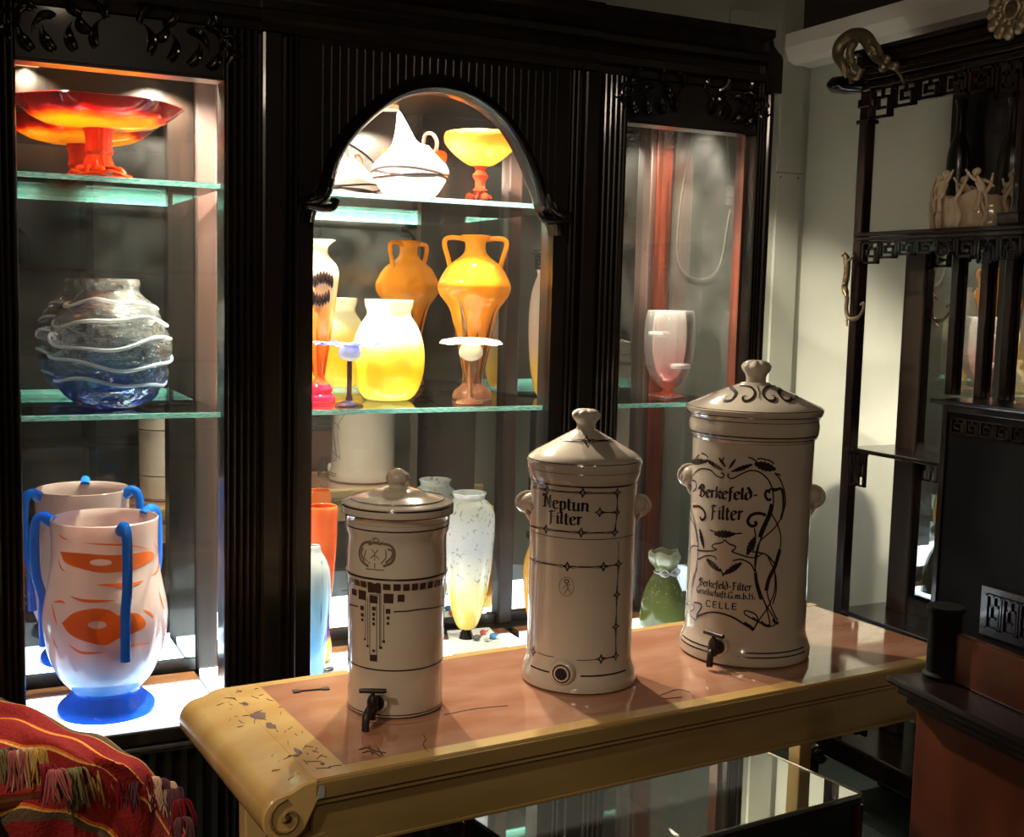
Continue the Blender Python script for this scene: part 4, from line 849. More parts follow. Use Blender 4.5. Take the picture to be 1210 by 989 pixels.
# ---------- left filter: geometric ornament
RG1 = [(831, 55.6), (822, 55.8), (760, 56.2), (700, 57.2), (681, 57.8), (677, 59.0), (673, 59.6), (669, 58.6), (640, 58.0), (628, 58.4), (624, 60.6), (612, 61.6), (606, 62.5), (604, 65.5), (597, 66), (592, 64.5), (588, 54), (584, 40), (581.5, 30), (580, 29), (578, 22), (575.5, 14)]
KN1 = [(575.5, 11.5), (572, 10.5), (569, 13), (565, 14), (560, 12.8), (557, 8), (554.5, 5), (553.5, 1)]
F1 = Filter('water_filter', 'left cream stoneware water filter with squares pattern and black tap', 466.5, 831, RG1)
def body(F, cut, cutz, kn, lobes):
    """jar up to the seam, lid above it, knob on the lid"""
    jar = F.prof[:cut+1]+[(F.prof[cut][0]*.93, F.prof[cut][1])]
    MB().lathe([(F.prof[0][0]*.9, 0), (F.prof[0][0], .003)]+[(r_, max(z, .004)) for r_, z in jar], 72).build('jar', M['china'], F.t)
    lid = F.prof[cut:]; ld = MB().lathe([(lid[0][0]*.93, lid[0][1]+.0005)]+[(r_, z+.0005) for r_, z in lid]+[(.001, lid[-1][1]+.001)], 72).build('lid', M['china'], F.t)
    kp = prof_px(F.X, F.Y, TZ, kn)
    fn_ = (lambda r_, z, a: (r_*(1+.10*abs(math.cos(lobes*a/2))), z+.0015*abs(math.cos(lobes*a/2)))) if lobes < 12 else (lambda r_, z, a: (r_*(1+.05*math.cos(lobes*a+z*400)), z))
    MB().lathe(kp, 56, fn=lambda r_, z, a: fn_(r_, z, a) if z > kp[2][1]-.001 else (r_, z)).build('knob', M['china'], ld)
    return ld, kp
ld, kp = body(F1, 11, 0, KN1, 13)
for y, w_ in ((586.5, .0012), (608, .0014)): pass
for y, w_ in ((606.5, .0016), (615.5, .0016), (629.5, .0020), (686, .0030), (793, .0022), (846, .0016)): F1.band(y, w_, 466)
# lid ring lines (thin raised threads)
for y, hw in ((588.5, 45), (594.5, 63)):
    z = z_for_y(F1.X, F1.Y, y)-TZ; r_ = F1.R(z); MB().tube([((r_+.0002)*math.cos(a), (r_+.0002)*math.sin(a), z+.001) for a in [2*PI*i/60 for i in range(61)]], .0009, 5).build('painted_line', M['ink'], ld)
sq = MB()
S1 = 824/150.0
def c1(x, y): return 390+x/S1, 620+y/S1
row = [(118, 350, 130, 385), (137, 352, 157, 388), (166, 358, 192, 397), (201, 368, 236, 408), (345, 388, 391, 426), (411, 388, 457, 430), (474, 388, 514, 431), (530, 384, 568, 427), (582, 380, 618, 421), (632, 371, 663, 414), (676, 364, 703, 406), (709, 357, 727, 396)]
sqs = row+[(248, 378, 330, 446), (144, 420, 174, 459), (187, 428, 234, 488), (262, 463, 309, 512), (348, 450, 411, 512), (438, 456, 482, 502), (199, 528, 221, 557), (202, 576, 220, 598), (204, 610, 218, 628), (274, 534, 297, 559), (276, 572, 292, 594), (276, 604, 292, 624), (276, 636, 292, 655),
       (362, 548, 391, 579), (368, 597, 386, 617), (368, 634, 384, 652), (222, 738, 234, 751), (237, 782, 252, 796), (340, 752, 357, 768), (320, 791, 338, 808), (275, 812, 293, 828), (259, 848, 306, 888)]
for a, b_, c_, d_ in sqs: F1.rect(sq, *c1(a, b_), *c1(c_, d_))
for pts in (((118, 516), (150, 524), (184, 533)), ((412, 566), (500, 562), (600, 549), (740, 518))): F1.stroke(sq, [c1(*p) for p in pts], .0020)
for x0, y0, y1 in ((231, 470, 745), (246, 470, 790), (259, 455, 845), (303, 520, 860), (321, 455, 800), (330, 455, 790), (349, 520, 760)): F1.stroke(sq, [c1(x0, y0), c1(x0, y1)], .0009)
for pts in (((259, 456), (321, 456)), ((262, 846), (304, 848))): F1.stroke(sq, [c1(*p) for p in pts], .0009)
sq.build('painted_squares', M['inkbrown'], F1.t)
cr = MB()   # wreath medallion
for pts, w_ in ((((270, 110), (215, 125), (192, 180), (205, 235), (250, 272)), .0040), (((325, 120), (395, 140), (418, 190), (400, 245), (345, 272)), .0040), (((250, 130), (290, 120), (330, 130)), .0035), (((235, 165), (225, 215), (262, 255)), .0014), (((360, 165), (362, 215), (330, 255)), .0014),
                (((275, 95), (300, 90), (318, 108), (290, 115), (275, 95)), .002), (((290, 250), (291, 285)), .0016), (((235, 287), (290, 293), (350, 297)), .0014), (((270, 160), (292, 185), (310, 165)), .0014), (((262, 220), (290, 200), (318, 225)), .0014), (((290, 185), (290, 235)), .0012), (((375, 160), (405, 175), (398, 215), (360, 250)), .003), (((215, 150), (205, 190), (225, 240)), .003)):
    F1.stroke(cr, [c1(*p) for p in pts], w_)
cr.build('wreath_mark', M['inkfaint'], F1.t)
F1.t.children[0].name = 'jar'

def tapset(F, px, py, sc_, spout, name='tap'):
    a, z = F.hit(px, py); n_ = Vector((math.cos(a), math.sin(a), 0)); s_ = Vector((-math.sin(a), math.cos(a), 0)); o_ = Vector(F.P(a, z, 0)); u = sc_
    boss = MB(); boss.tube([o_-n_*.006, o_+n_*.006*u, o_+n_*.008*u], [.019*u, .018*u, .014*u], 20); boss.build('tap_boss', M['china'], F.t)
    tp = MB(); tp.tube([o_+n_*.007*u, o_+n_*.012*u], [.014*u, .013*u], 18); tp.tube([o_+n_*.010*u, o_+n_*.034*u], .0065*u, 12)
    v0 = o_+n_*.026*u; tp.tube([v0-zv*.012*u, v0-zv*.006*u, v0+zv*.010*u, v0+zv*.018*u], [.006*u, .0095*u, .0095*u, .006*u], 14)
    if spout: tp.tube(spline([v0+n_*.006*u, v0+n_*.020*u-zv*.003*u, v0+n_*.030*u-zv*.014*u, v0+n_*.031*u-zv*.030*u], 5), [.0068*u]*10+[.0062*u]*6, 12); tp.tube([v0-zv*.010*u, v0-zv*.022*u], .0052*u, 10)
    else: tp.tube(spline([v0, v0+n_*.010*u-zv*.006*u, v0+n_*.013*u-zv*.018*u, v0+n_*.013*u-zv*.028*u], 5), .0058*u, 12)
    q = tp.build('tap', M['tap'], F.t)
    h = MB(); h.tube([v0+zv*.016*u, v0+zv*.024*u], .0035*u, 10)
    hd = (s_*.8+n_*-.2).normalized() if spout else (s_*.9+n_*.3).normalized()
    h.tube([v0+zv*.025*u-hd*.022*u, v0+zv*.026*u-hd*.018*u, v0+zv*.026*u+hd*.018*u, v0+zv*.027*u+hd*.022*u], [.0036*u, .0042*u, .0042*u, .0036*u], 10); h.build('tap_handle', M['tap'], q)
tapset(F1, 447, 829, 1.0, True)

# ---------- middle filter: chain ornament
RG2 = [(800, 67), (794, 68), (786, 67), (780, 64.5), (773, 62.8), (765, 62), (652, 62), (600, 62.5), (572, 63), (567, 63.2), (563, 65), (556, 66.5), (548, 67.5), (543, 68.5), (539, 66), (533, 58), (526, 45), (519, 33), (512, 20), (508, 13)]
KN2 = [(508, 11.5), (504, 10.5), (500, 11), (496, 14.5), (491, 16), (487, 14), (484.5, 9), (484, 1)]
F2 = Filter('water_filter', 'middle cream stoneware water filter lettered in two lines, without a tap', 683, 800, RG2)
ld2, _ = body(F2, 9, 0, KN2, 8)
F2.band(576, .0030, 684); F2.band(637.5, .0010, 684); 
F2.band(799, .0026, 684, frm=(624, 648)); F2.band(799, .0026, 684, frm=(686, 741))
z = z_for_y(F2.X, F2.Y, 541)-TZ
MB().tube([((F2.R(z)+.0002)*math.cos(a), (F2.R(z)+.0002)*math.sin(a), z) for a in [2*PI*i/60 for i in range(61)]], .0010, 5).build('painted_line', M['ink'], ld2)
z = z_for_y(F2.X, F2.Y, 552)-TZ
MB().tube([((F2.R(z)+.0002)*math.cos(a), (F2.R(z)+.0002)*math.sin(a), z) for a in [2*PI*i/60 for i in range(61)]], .0006, 5).build('painted_line', M['inkfaint'], ld2)
def c2(x, y): return 560+x/4.121, 560+y/4.121
ch = MB()
def node(F, mb, p, r_=.0085):
    a, z = F.hit(*p); R = F.R(z)
    for i in range(4):
        a0_, a1_ = i*PI/2, (i+1)*PI/2
        c0 = (math.cos(a0_)*r_, math.sin(a0_)*r_); cc_ = (math.cos((a0_+a1_)/2)*r_*.45, math.sin((a0_+a1_)/2)*r_*.45); c1_ = (math.cos(a1_)*r_, math.sin(a1_)*r_)
        F.stroke(mb, [(a+u/R, z+v) for u, v in (c0, cc_, c1_)], .0016, 3, raw=True)
    F.stroke(mb, [(a+.0026*math.cos(q)/R, z+.0040*math.sin(q)) for q in [2*PI*i/8 for i in range(9)]], .0013, 2, raw=True)
def chain(F, mb, a, b_, r_=.0085):
    F.stroke(mb, [a, ((a[0]*.7+b_[0]*.3), (a[1]*.7+b_[1]*.3)), ((a[0]*.3+b_[0]*.7), (a[1]*.3+b_[1]*.7)), b_], .0010)
    (a0_, z0_), (a1_, z1_) = F.hit(*a), F.hit(*b_)
    for s_ in (-1, 1):
        R = F.R(z0_); L_ = math.hypot((a1_-a0_)*R, z1_-z0_) or 1; nx, nz = -(z1_-z0_)/L_*.0022*s_, (a1_-a0_)*R/L_*.0022*s_
        F.stroke(mb, [(a0_+(a1_-a0_)*t_+nx*k/R, z0_+(z1_-z0_)*t_+nz*k) for t_, k in ((.12, 1.0), (.3, .35), (.5, .15), (.7, .35), (.88, 1.0))], .0009, 3, raw=True)
N2 = [(284, 62), (358, 80), (530, 93), (697, 93), (697, 188), (612, 188), (685, 285), (522, 287), (352, 270), (268, 250), (285, 160), (300, 425), (455, 452), (630, 453), (703, 440), (695, 590), (690, 745), (690, 888), (618, 902), (290, 865), (266, 405)]
for a, b_ in ((0, 1), (1, 2), (2, 3), (3, 4), (4, 5), (4, 6), (6, 7), (7, 8), (8, 9), (11, 12), (12, 13), (13, 14), (14, 15), (15, 16), (16, 17), (17, 18), (20, 11)): chain(F2, ch, c2(*N2[a]), c2(*N2[b_]))
for i, q in enumerate(N2):
    if i not in (0, 9, 20): nd = MB(); node(F2, nd, c2(*q), .0062 if i in (4, 11) else .0085); nd.build('painted_diamond', M['ink'], F2.t)
F2.stroke(ch, [c2(310, 870), c2(350, 885), c2(390, 892)], .0011); F2.stroke(ch, [c2(500, 908), c2(560, 908), c2(600, 903)], .0011); F2.stroke(ch, [c2(703, 330), c2(704, 380), c2(703, 425)], .0010)
def lidp(x, y): return 600+x/2.744, 470+y/2.744
node(F2, ch, lidp(255, 142), .0075)
chain(F2, ch, lidp(255, 142), lidp(345, 140)); chain(F2, ch, lidp(255, 142), lidp(168, 138))
ch.build('painted_chain', M['ink'], F2.t, kind='stuff')
md = MB()
F2.stroke(md, [c2(451+36*math.cos(q), 550+46*math.sin(q)) for q in [2*PI*i/12 for i in range(13)]], .0010, 3)
for pts, w_ in ((((445, 515), (462, 520), (455, 535), (443, 528), (445, 515)), .0022), (((450, 535), (458, 555), (440, 585)), .0016), (((456, 555), (470, 580)), .0014), (((430, 560), (450, 545), (472, 540)), .0012)): F2.stroke(md, [c2(*p) for p in pts], w_)
md.build('oval_mark', M['inkfaint'], F2.t)
def line_of_text(F, *a, **k): tx = MB(); letter_text(F, tx, *a, **k); tx.build('lettering', M['ink'], F.t)
line_of_text(F2, 'Neptun', c2(338, 158), c2(560, 185), 15.5, .125, 15, track=.05); line_of_text(F2, 'Filter', c2(366, 238), c2(527, 250), 15.0, .125, 15, track=.05)
# spigot hole with raised ring
a, z = F2.hit(665, 795); n_ = Vector((math.cos(a), math.sin(a), 0)); o_ = Vector(F2.P(a, z, 0))
MB().tube([o_-n_*.012, o_+n_*.006, o_+n_*.009], [.025, .0225, .0195], 28).build('spigot_ring', M['china'], F2.t)
MB().tube([o_+n_*.0088, o_+n_*.0094], [.0170, .0168], 28).build('painted_ring', M['ink'], F2.t)
MB().tube([o_+n_*.0092, o_+n_*.0110], [.0142, .0138], 28).build('inner_lip', M['china'], F2.t)
MB().tube([o_+n_*.0106, o_+n_*.0113], [.0112, .0110], 28).build('spigot_bore', M['hole'], F2.t)
def lug(F, px, py, hgt, side):
    ac = az_cam(F.X, F.Y); z = z_for_y(F.X, F.Y, py)-TZ; a = ac+side*math.radians(96 if side > 0 else 92); R = F.R(z); n_ = Vector((math.cos(a), math.sin(a), 0)); s_ = Vector((-math.sin(a), math.cos(a), 0)); mb = MB()
    mb.ball(n_*(R-.001)+zv*z, (.021, .021, hgt*.46), 20, 12)
    for q_ in (1.0, .78, .56, .34):                 # nested ridges of the shell, springing from its lower end
        for t_ in (-1, 1):
            pts = []
            for i in range(9):
                a2 = PI*(i/8); pts.append(n_*(R-.001+.026*q_*math.sin(a2))+s_*t_*.021*(1.05-q_)*math.sin(a2)+zv*(z-hgt*.5+hgt*q_*(.5-.5*math.cos(a2))))
            mb.tube(pts, [.0022+.0022*math.sin(PI*i/8) for i in range(9)], 7)
    mb.tube([n_*(R+.004)+zv*(z-hgt*.25), n_*(R+.002)+zv*(z-hgt*.62), n_*(R-.001)+zv*(z-hgt*.85)], [.010, .006, .003], 10)
    mb.build('shell_lug', M['china'], F.t)
lug(F2, 752, 596, .040, 1); lug(F2, 619, 596, .040, -1)

# ---------- right filter: plant ornament
RG3 = [(768, 74.5), (765, 75.5), (757, 75.8), (750, 73.5), (745, 71.5), (737, 70), (646, 69.8), (560, 70.2), (524, 70.8), (518, 71), (514, 73.5), (506, 75.8), (500, 76), (493, 75), (490, 77), (485, 80), (482, 80.5), (479, 77), (473, 64), (467, 51), (461, 37), (456, 24), (454, 18), (452.5, 17), (452, 13)]
KN3 = [(452, 12), (447, 11.5), (443, 12), (439, 15), (434, 16.5), (430, 14), (427, 9), (426.5, 1)]
F3 = Filter('water_filter', 'right and tallest stoneware water filter with flowering-plant print and tap', 878.5, 768, RG3)
ld3, _ = body(F3, 9, 0, KN3, 8)
def c3(x, y): return 800+x/3.805, 530+y/3.805
F3.band(517.5, .0026, 878); F3.band(521.5, .0012, 878); F3.band(500, .0010, 878)
for y in (771.5, 777.0): F3.band(y, .0024, 878, frm=(872, 951)); F3.band(y, .0024, 878, frm=(805, 838))
z = z_for_y(F3.X, F3.Y, 480)-TZ
for y, w_ in ((480.5, .0011), (487.5, .0008)):
    z = z_for_y(F3.X, F3.Y, y)-TZ; MB().tube([((F3.R(z)+.0002)*math.cos(a), (F3.R(z)+.0002)*math.sin(a), z) for a in [2*PI*i/60 for i in range(61)]], w_, 5).build('painted_line', M['ink'], ld3)
pl = MB(); TP = lambda t_: .25+.75*math.sin(PI*t_)
for pts, w_ in (
  (((80, 112), (110, 92), (150, 98), (180, 125), (205, 132), (212, 118), (200, 110)), .0014), (((232, 112), (230, 128), (250, 136), (285, 118), (330, 100), (375, 110), (415, 150), (432, 210), (428, 280), (400, 350), (372, 420), (356, 500), (352, 560), (372, 640), (400, 710), (418, 790)), .0016),
  (((440, 110), (468, 150), (486, 215), (482, 270), (455, 335), (415, 380), (380, 410), (360, 450), (350, 520), (362, 600), (392, 690), (440, 770)), .0014),
  (((412, 280), (445, 330), (465, 390), (462, 450), (440, 520), (412, 575), (404, 640), (425, 720), (452, 775)), .0016), (((462, 455), (440, 530), (412, 590), (400, 640)), .0052), (((425, 250), (412, 300), (385, 360), (370, 400)), .0048), (((432, 190), (470, 185), (478, 260), (466, 320)), .0036),
  (((352, 560), (360, 620), (378, 680)), .0042), (((418, 200), (404, 190), (396, 210), (408, 232), (424, 228)), .0034), (((452, 190), (430, 181), (405, 192)), .0024), (((440, 560), (438, 640), (410, 710), (370, 770), (345, 812)), .0016), (((405, 480), (440, 560), (445, 640), (430, 700)), .0013),
  (((345, 815), (300, 790), (255, 762), (200, 742), (150, 738), (100, 752), (78, 772)), .0026), (((345, 815), (362, 770), (350, 745), (310, 730), (305, 745), (345, 770), (400, 795), (418, 790)), .0018), (((452, 785), (420, 800), (370, 780), (340, 760)), .0018), (((345, 818), (325, 800), (300, 785)), .0045), (((78, 772), (92, 745), (110, 715), (104, 698), (75, 692)), .0020), (((418, 800), (395, 795), (375, 780)), .004), (((455, 788), (440, 780), (430, 768)), .004),
  (((400, 300), (365, 292), (332, 302), (318, 330), (335, 350), (356, 342), (350, 328)), .0040), (((72, 262), (100, 262), (124, 285), (126, 312), (112, 322), (104, 308)), .0034),
  (((215, 412), (200, 425), (165, 432), (160, 446), (178, 455), (150, 462), (90, 458)), .0012), (((215, 412), (235, 430), (262, 440), (258, 455), (248, 464), (290, 480), (345, 492), (390, 470)), .0012), (((95, 500), (130, 484), (165, 486), (178, 500)), .0012), (((250, 505), (290, 500), (330, 520), (350, 555)), .0012), (((348, 360), (352, 400), (340, 470)), .0012), (((345, 465), (400, 478), (440, 520)), .0011),
  (((148, 368), (180, 378), (215, 384)), .0018), (((215, 384), (255, 384), (292, 382)), .0016), (((210, 560), (206, 575)), .0016), (((195, 540), (208, 572)), .0014), (((225, 545), (210, 572)), .0014),
  (((210, 40), (206, 62), (216, 85)), .0012)):
    F3.stroke(pl, [c3(*p) for p in pts], max(w_*1.45, .0026), 6)
for p0, p1, w_ in (((68, 62), (138, 58), .011), ((132, 50), (208, 98), .0075), ((188, 42), (220, 84), .0050), ((264, 48), (234, 92), .0045), ((340, 72), (244, 106), .0075), ((348, 68), (444, 96), .0145), ((168, 385), (262, 386), .0125), ((102, 362), (122, 452), .0085), ((352, 398), (314, 480), .0115), ((134, 498), (196, 554), .0105), ((290, 515), (216, 566), .0100)):
    F3.leaf(pl, c3(*p0), c3(*p1), w_*1.35)
for x0, y0, x1, y1 in ((320, 40, 360, 62), (360, 48, 400, 52), (400, 50, 436, 70), (100, 28, 70, 70), (110, 22, 140, 40), (440, 118, 466, 122)): F3.stroke(pl, [c3(x0, y0), c3((x0+x1)/2, (y0+y1)/2-4), c3(x1, y1)], .0026)
pl.build('plant_print', M['ink'], F3.t)
bl = MB()
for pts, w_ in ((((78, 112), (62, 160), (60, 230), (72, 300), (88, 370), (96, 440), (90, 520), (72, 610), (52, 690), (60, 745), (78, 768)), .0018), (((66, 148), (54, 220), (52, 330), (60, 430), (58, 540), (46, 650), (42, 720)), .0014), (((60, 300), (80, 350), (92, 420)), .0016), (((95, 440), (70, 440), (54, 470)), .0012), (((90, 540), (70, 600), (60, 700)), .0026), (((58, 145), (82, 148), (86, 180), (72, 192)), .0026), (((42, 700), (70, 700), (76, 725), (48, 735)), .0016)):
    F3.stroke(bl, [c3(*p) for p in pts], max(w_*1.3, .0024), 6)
bl.build('left_tendrils', M['bluesheen'], F3.t, label='tendrils of the print with a bluish sheen painted in')
line_of_text(F3, 'Berkefeld-', c3(102, 214), c3(368, 230), 14.0, .15, 35, track=.02); line_of_text(F3, 'Filter', c3(152, 316), c3(296, 322), 16.5, .14, 35, track=.04)
line_of_text(F3, 'Berkefeld-Filter', c3(102, 614), c3(336, 640), 9.0, .13, 35, track=.02); line_of_text(F3, 'Gesellschaft.G.m.b.H.', c3(90, 646), c3(352, 680), 7.6, .13, 35, track=.02)
line_of_text(F3, 'CELLE', c3(130, 710), c3(272, 726), 7.6, .13, 0, mono=True, track=.10)
cs = MB()
def l3(x, y): return 780+x/2.538, 410+y/2.538
for cx_, s_ in ((205, 1), (262, 1), (330, -1), (378, -1)):
    F3.stroke(cs, [l3(cx_+s_*u, v) for u, v in ((-22, 118), (8, 122), (22, 138), (10, 160), (-10, 164), (-14, 152), (-4, 148))], .0042, 5, TP)
F3.stroke(cs, [l3(150, 150), l3(165, 140), l3(180, 130)], .002); F3.stroke(cs, [l3(400, 140), l3(410, 152), l3(396, 162)], .002); F3.stroke(cs, [l3(292, 120), l3(297, 140), l3(296, 158)], .0018)
cs.build('lid_scrolls', M['ink'], ld3)
lug(F3, 955, 584, .046, 1); lug(F3, 808, 566, .046, -1)
tapset(F3, 850, 763, 1.1, False)

# ================================================================= GLASS CASE UNDER THE TABLE
ZC = .40
P4 = [atZ(x, y, ZC) for x, y in ((565, 955), (890, 882), (1018, 938), (760, 989))]
A = P4[2]; Bk = P4[1]; dirx = (P4[1]-P4[0]).normalized(); diry = (A-Bk).normalized()
D1 = Bk+diry*(A-Bk).length; c00 = Bk-dirx*.78; c01 = D1-dirx*.78
case = thing('low_vitrine', 'low glass-topped vitrine standing under the table', 'vitrine', (D1.x, D1.y, 0))
def lo(p, z): return (p.x-D1.x, p.y-D1.y, z)
def quadbox(pts, z0, z1): return MB().add([lo(p, z0) for p in pts]+[lo(p, z1) for p in pts], [(3, 2, 1, 0), (4, 5, 6, 7), (0, 1, 5, 4), (1, 2, 6, 5), (2, 3, 7, 6), (3, 0, 4, 7)])
quad = [c00, c01, D1, Bk]
m_ct = mat('dark_glass_top', (.78, .80, .77), .02, metal=.95)
quadbox(quad, ZC-.008, ZC).build('glass_top', m_ct, case)
quadbox([q for q in quad], ZC-.022, ZC-.0085).build('top_frame', M['darkledge'], case)
def inset(f): c_ = sum(quad, Vector())/4; return [c_+(q-c_)*f for q in quad]
quadbox(inset(.97), .05, ZC-.0225).build('case_body', mat('dark_case_glass', (.012, .016, .016), .12, coat=.4), case)
for q in inset(.985): MB().box(lo(q, (ZC-.022)/2), (.016, .016, ZC-.0225)).build('corner_post', M['mahog'], case)
e = MB(); e.tube([lo(Bk, ZC+.0005), lo(D1, ZC+.0005)], .0022, 6); e.tube([lo(c01, ZC+.0005), lo(D1, ZC+.0005)], .0018, 6); e.build('brass_edge', M['paleb'], case)

# ================================================================= THE ETAGERE (carved shelf stand on the right wall)
EX0, EX1 = 2.35, 2.615           # front and back planes
et = thing('carved_etagere', 'tall dark carved étagère with fretwork, shelves and mirrored back', 'shelf stand', (EX0, 0, 0))
def eb(x0, x1, y0, y1, z0, z1): return MB().bx(x0-EX0, x1-EX0, y0, y1, z0, z1)
W_ = M['rosewood']; Yn, Yf = -1.05, .015
def yz(x, y, X=EX0): p = atX(x, y, X); return p.y, p.z
yP, _ = yz(1006, 430)
eb(EX0, EX0+.032, yP-.012, yP+.022, .22, 2.04).build('front_post', W_, et, bevel=.004)
yq0, yq1 = yz(1098, 300, 2.50)[0], yz(1074, 300, 2.50)[0]
eb(2.488, 2.515, yq0, yq1, .22, yz(1110, 270)[1]-.012).build('back_post', mat('brown_back_post', (.05, .032, .02), .4), et, bevel=.004)
eb(EX0-.006, EX0+.038, yP-.018, yP+.028, yz(1025, 143)[1]-.006, yz(1025, 143)[1]+.006).build('post_ring', W_, et, bevel=.003)
eb(EX0-.004, EX0+.04, yP-.018, yP+.028, 1.995, 2.02).build('post_capital', W_, et, bevel=.004)
# cornice of stacked mouldings with a rounded horn at the far end
zc0 = yz(1120, 68)[1]
zc0 = 2.045
for i, (dx, z0, z1) in enumerate(((0, 0, .018), (-.012, .020, .034), (-.004, .036, .052), (-.024, .054, .066), (-.014, .068, .09), (-.03, .092, .104))):
    eb(EX0+dx, EX1, Yn, yP+.02-dx*.6, zc0+z0, zc0+z1).build('cornice_moulding', W_, et, bevel=.003)
MB().tube([(0, yP+.01, zc0+.012), (-.03, yP+.05, zc0+.016), (-.045, yP+.085, zc0+.02), (-.05, yP+.10, zc0+.022)], [.022, .026, .022, .008], 14).build('horn_end', M['black'], et)
# shelves
z1s = yz(1110, 270)[1]
s1 = eb(EX0-.012, EX1, Yn, yP+.01, z1s-.012, z1s).build('shelf', W_, et, bevel=.004); MB().bx(-.018, 0, Yn, yP+.0, z1s-.024, z1s-.014).build('shelf_bead', W_, s1, bevel=.003)
zb1, yb1 = yz(1100, 478)[1], yz(1100, 478)[0]
zk = 1.215; yk = yz(1108, 600)[0]
MB().bx(-.02, EX1-EX0, Yn, yk+.035, zk-.012, zk).build('shelf', W_, et, bevel=.005, label='shelf forming the top of the cupboard')
zs2 = yz(1055, 537)[1]
MB().bx(-.004, EX1-EX0, yk-.0, yP, zs2-.012, zs2).build('shelf', W_, et, bevel=.003, label='small shelf left of the cupboard')
zs3 = yz(1045, 737)[1]
MB().bx(-.006, EX1-EX0, Yn, yP+.0, zs3-.012, zs3).build('shelf', W_, et, bevel=.003, label='lowest shelf')
MB().bx(-.006, .012, Yn, yP, .40, .43).build('lower_rail', W_, et, bevel=.003)
# cupboard with a fretted frieze and door panel
cbx = MB().bx(.0, EX1-EX0, Yn, yk, zs3+.001, zk-.0125).build('cupboard', M['mattblack'], et)
MB().bx(-.006, .0, yk-.018, yk, zs3, zk-.012).build('cupboard_stile', W_, cbx, bevel=.002)
MB().bx(-.006, .0, Yn, yk-.018, zk-.03, zk-.0125).build('cupboard_rail', W_, cbx, bevel=.002)
def fret(y0, y1, z0, z1, x, n, m, rad=.0028, drop=None, seed=0):
    """key-pattern fretwork between y0>y1, built of square bars; drop(t) lengthens the pattern"""
    mb = MB(); L_ = y0-y1; cw = L_/n
    def bar(a, b_):
        (ya, za), (yb_, zb_) = a, b_; mb.bx(x-.004, x+.004, min(ya, yb_)-rad, max(ya, yb_)+rad, min(za, zb_)-rad, max(za, zb_)+rad)
    bar((y0, z1), (y1, z1))
    for i in range(n):
        t_ = (i+.5)/n; zlo = z0 if drop is None else z1-(z1-z0)*drop(t_); yc0 = y0-i*cw; h_ = z1-zlo; w_ = cw
        q = lambda u, v: (yc0-w_*u, zlo+h_*v)
        for a, b_ in (((.08, 1), (.08, .1)), ((.08, .1), (.78, .1)), ((.78, .1), (.78, .72)), ((.78, .72), (.32, .72)), ((.32, .72), (.32, .38)), ((.32, .38), (.58, .38)), ((.92, .1), (.92, 1)), ((.78, .1), (.92, .1)), ((.5, .72), (.5, 1))):
            bar(q(*a), q(*b_))
    return mb
dr = lambda t_: 1-.55*math.sin(PI*min(1, max(0, (t_*2.0) % 1.0)))**.6
fret(yP-.012, Yn, 1.93, zc0-.004, .012, 12, W_, .004, drop=lambda t_: dr(t_)).build('fretwork', W_, et, kind='stuff', label='upper fretwork under the cornice')
fret(yP-.012, Yn, z1s-.108, z1s-.028, .006, 15, W_, .0036, drop=lambda t_: dr(t_*1.1)).build('fretwork', W_, et, kind='stuff', label='fretwork apron under the middle shelf')
fret(yP-.012, yP-.075, zs2-.115, zs2-.016, .006, 2, W_, .0028).build('fretwork', W_, et, kind='stuff', label='small fretwork bracket by the post')
fret(yk-.03, Yn, zk-.085, zk-.045, -.003, 14, W_, .0022).build('fretwork', W_, cbx, kind='stuff')
# round star boss in the middle of the apron
yb2, zb2 = yz(1112, 292)
MB().tube([(.002, yb2+.022*math.cos(a), zb2+.022*math.sin(a)) for a in [2*PI*i/24 for i in range(25)]], .003, 6).build('round_boss', W_, et)
# mirrored back with mullions; open above at the left
MB().bx(.143, .149, Yn, yq0, zs3+.001, z1s-.03).build('mirror', M['mirror'], et)
MB().bx(.150, .160, Yn, yq0, zs3, z1s-.02).build('back_board', M['darkledge'], et)
yd = yz(1125, 180, EX1)[0]
MB().bx(EX1-EX0-.01, EX1-EX0, Yn, yd, z1s, zc0).build('back_board', M['darkledge'], et, label='upper back board')
for px in (1128, 1163, 1192):
    y_ = yz(px, 380, 2.485)[0]; MB().bx(.125, .142, y_-.014, y_+.014, zk+.0, z1s-.03).build('mullion', W_, et, bevel=.003)
y_ = yz(1203, 190)[0]; eb(EX0+.0, EX0+.03, y_-.012, y_+.012, z1s, 2.0).build('front_post', W_, et, bevel=.004)
eb(EX0-.006, EX0+.05, y_-.02, y_+.05, z1s, z1s+.03).build('post_foot', W_, et, bevel=.004)
# base with lion foot
zq = .165
yl = yz(965, 872, 2.28)
bs = MB().bx(-.05, EX1-EX0, Yn, yP+.03, .155, .22).build('base_rail', W_, et, bevel=.008)
fret(yP+.01, yP-.17, .222, .29, -.03, 5, W_, .004, drop=lambda t_: 1-.6*t_).build('base_fretwork', W_, et, kind='stuff')
ft = MB(); ft.tube(spline([(-.03, yP+.0, .16), (-.055, yP+.02, .13), (-.06, yP+.01, .08), (-.04, yP-.0, .04), (-.06, yP+.01, .0)], 4), [.03, .034, .036, .034, .03, .028, .026, .024, .022, .02, .02, .022, .026, .028, .03, .03, .028], 14)
for k in range(3): ft.ball((-.085, yP+.03-.022*k, .10), .014)
ft.build('lion_foot', M['black'], et)
MB().bx(-.03, .02, Yn, Yn+.05, 0, .156).build('foot', W_, et, bevel=.005)
MB().bx(EX1-EX0-.05, EX1-EX0, yP-.03, yP+.03, 0, .156).build('foot', W_, et, bevel=.005)
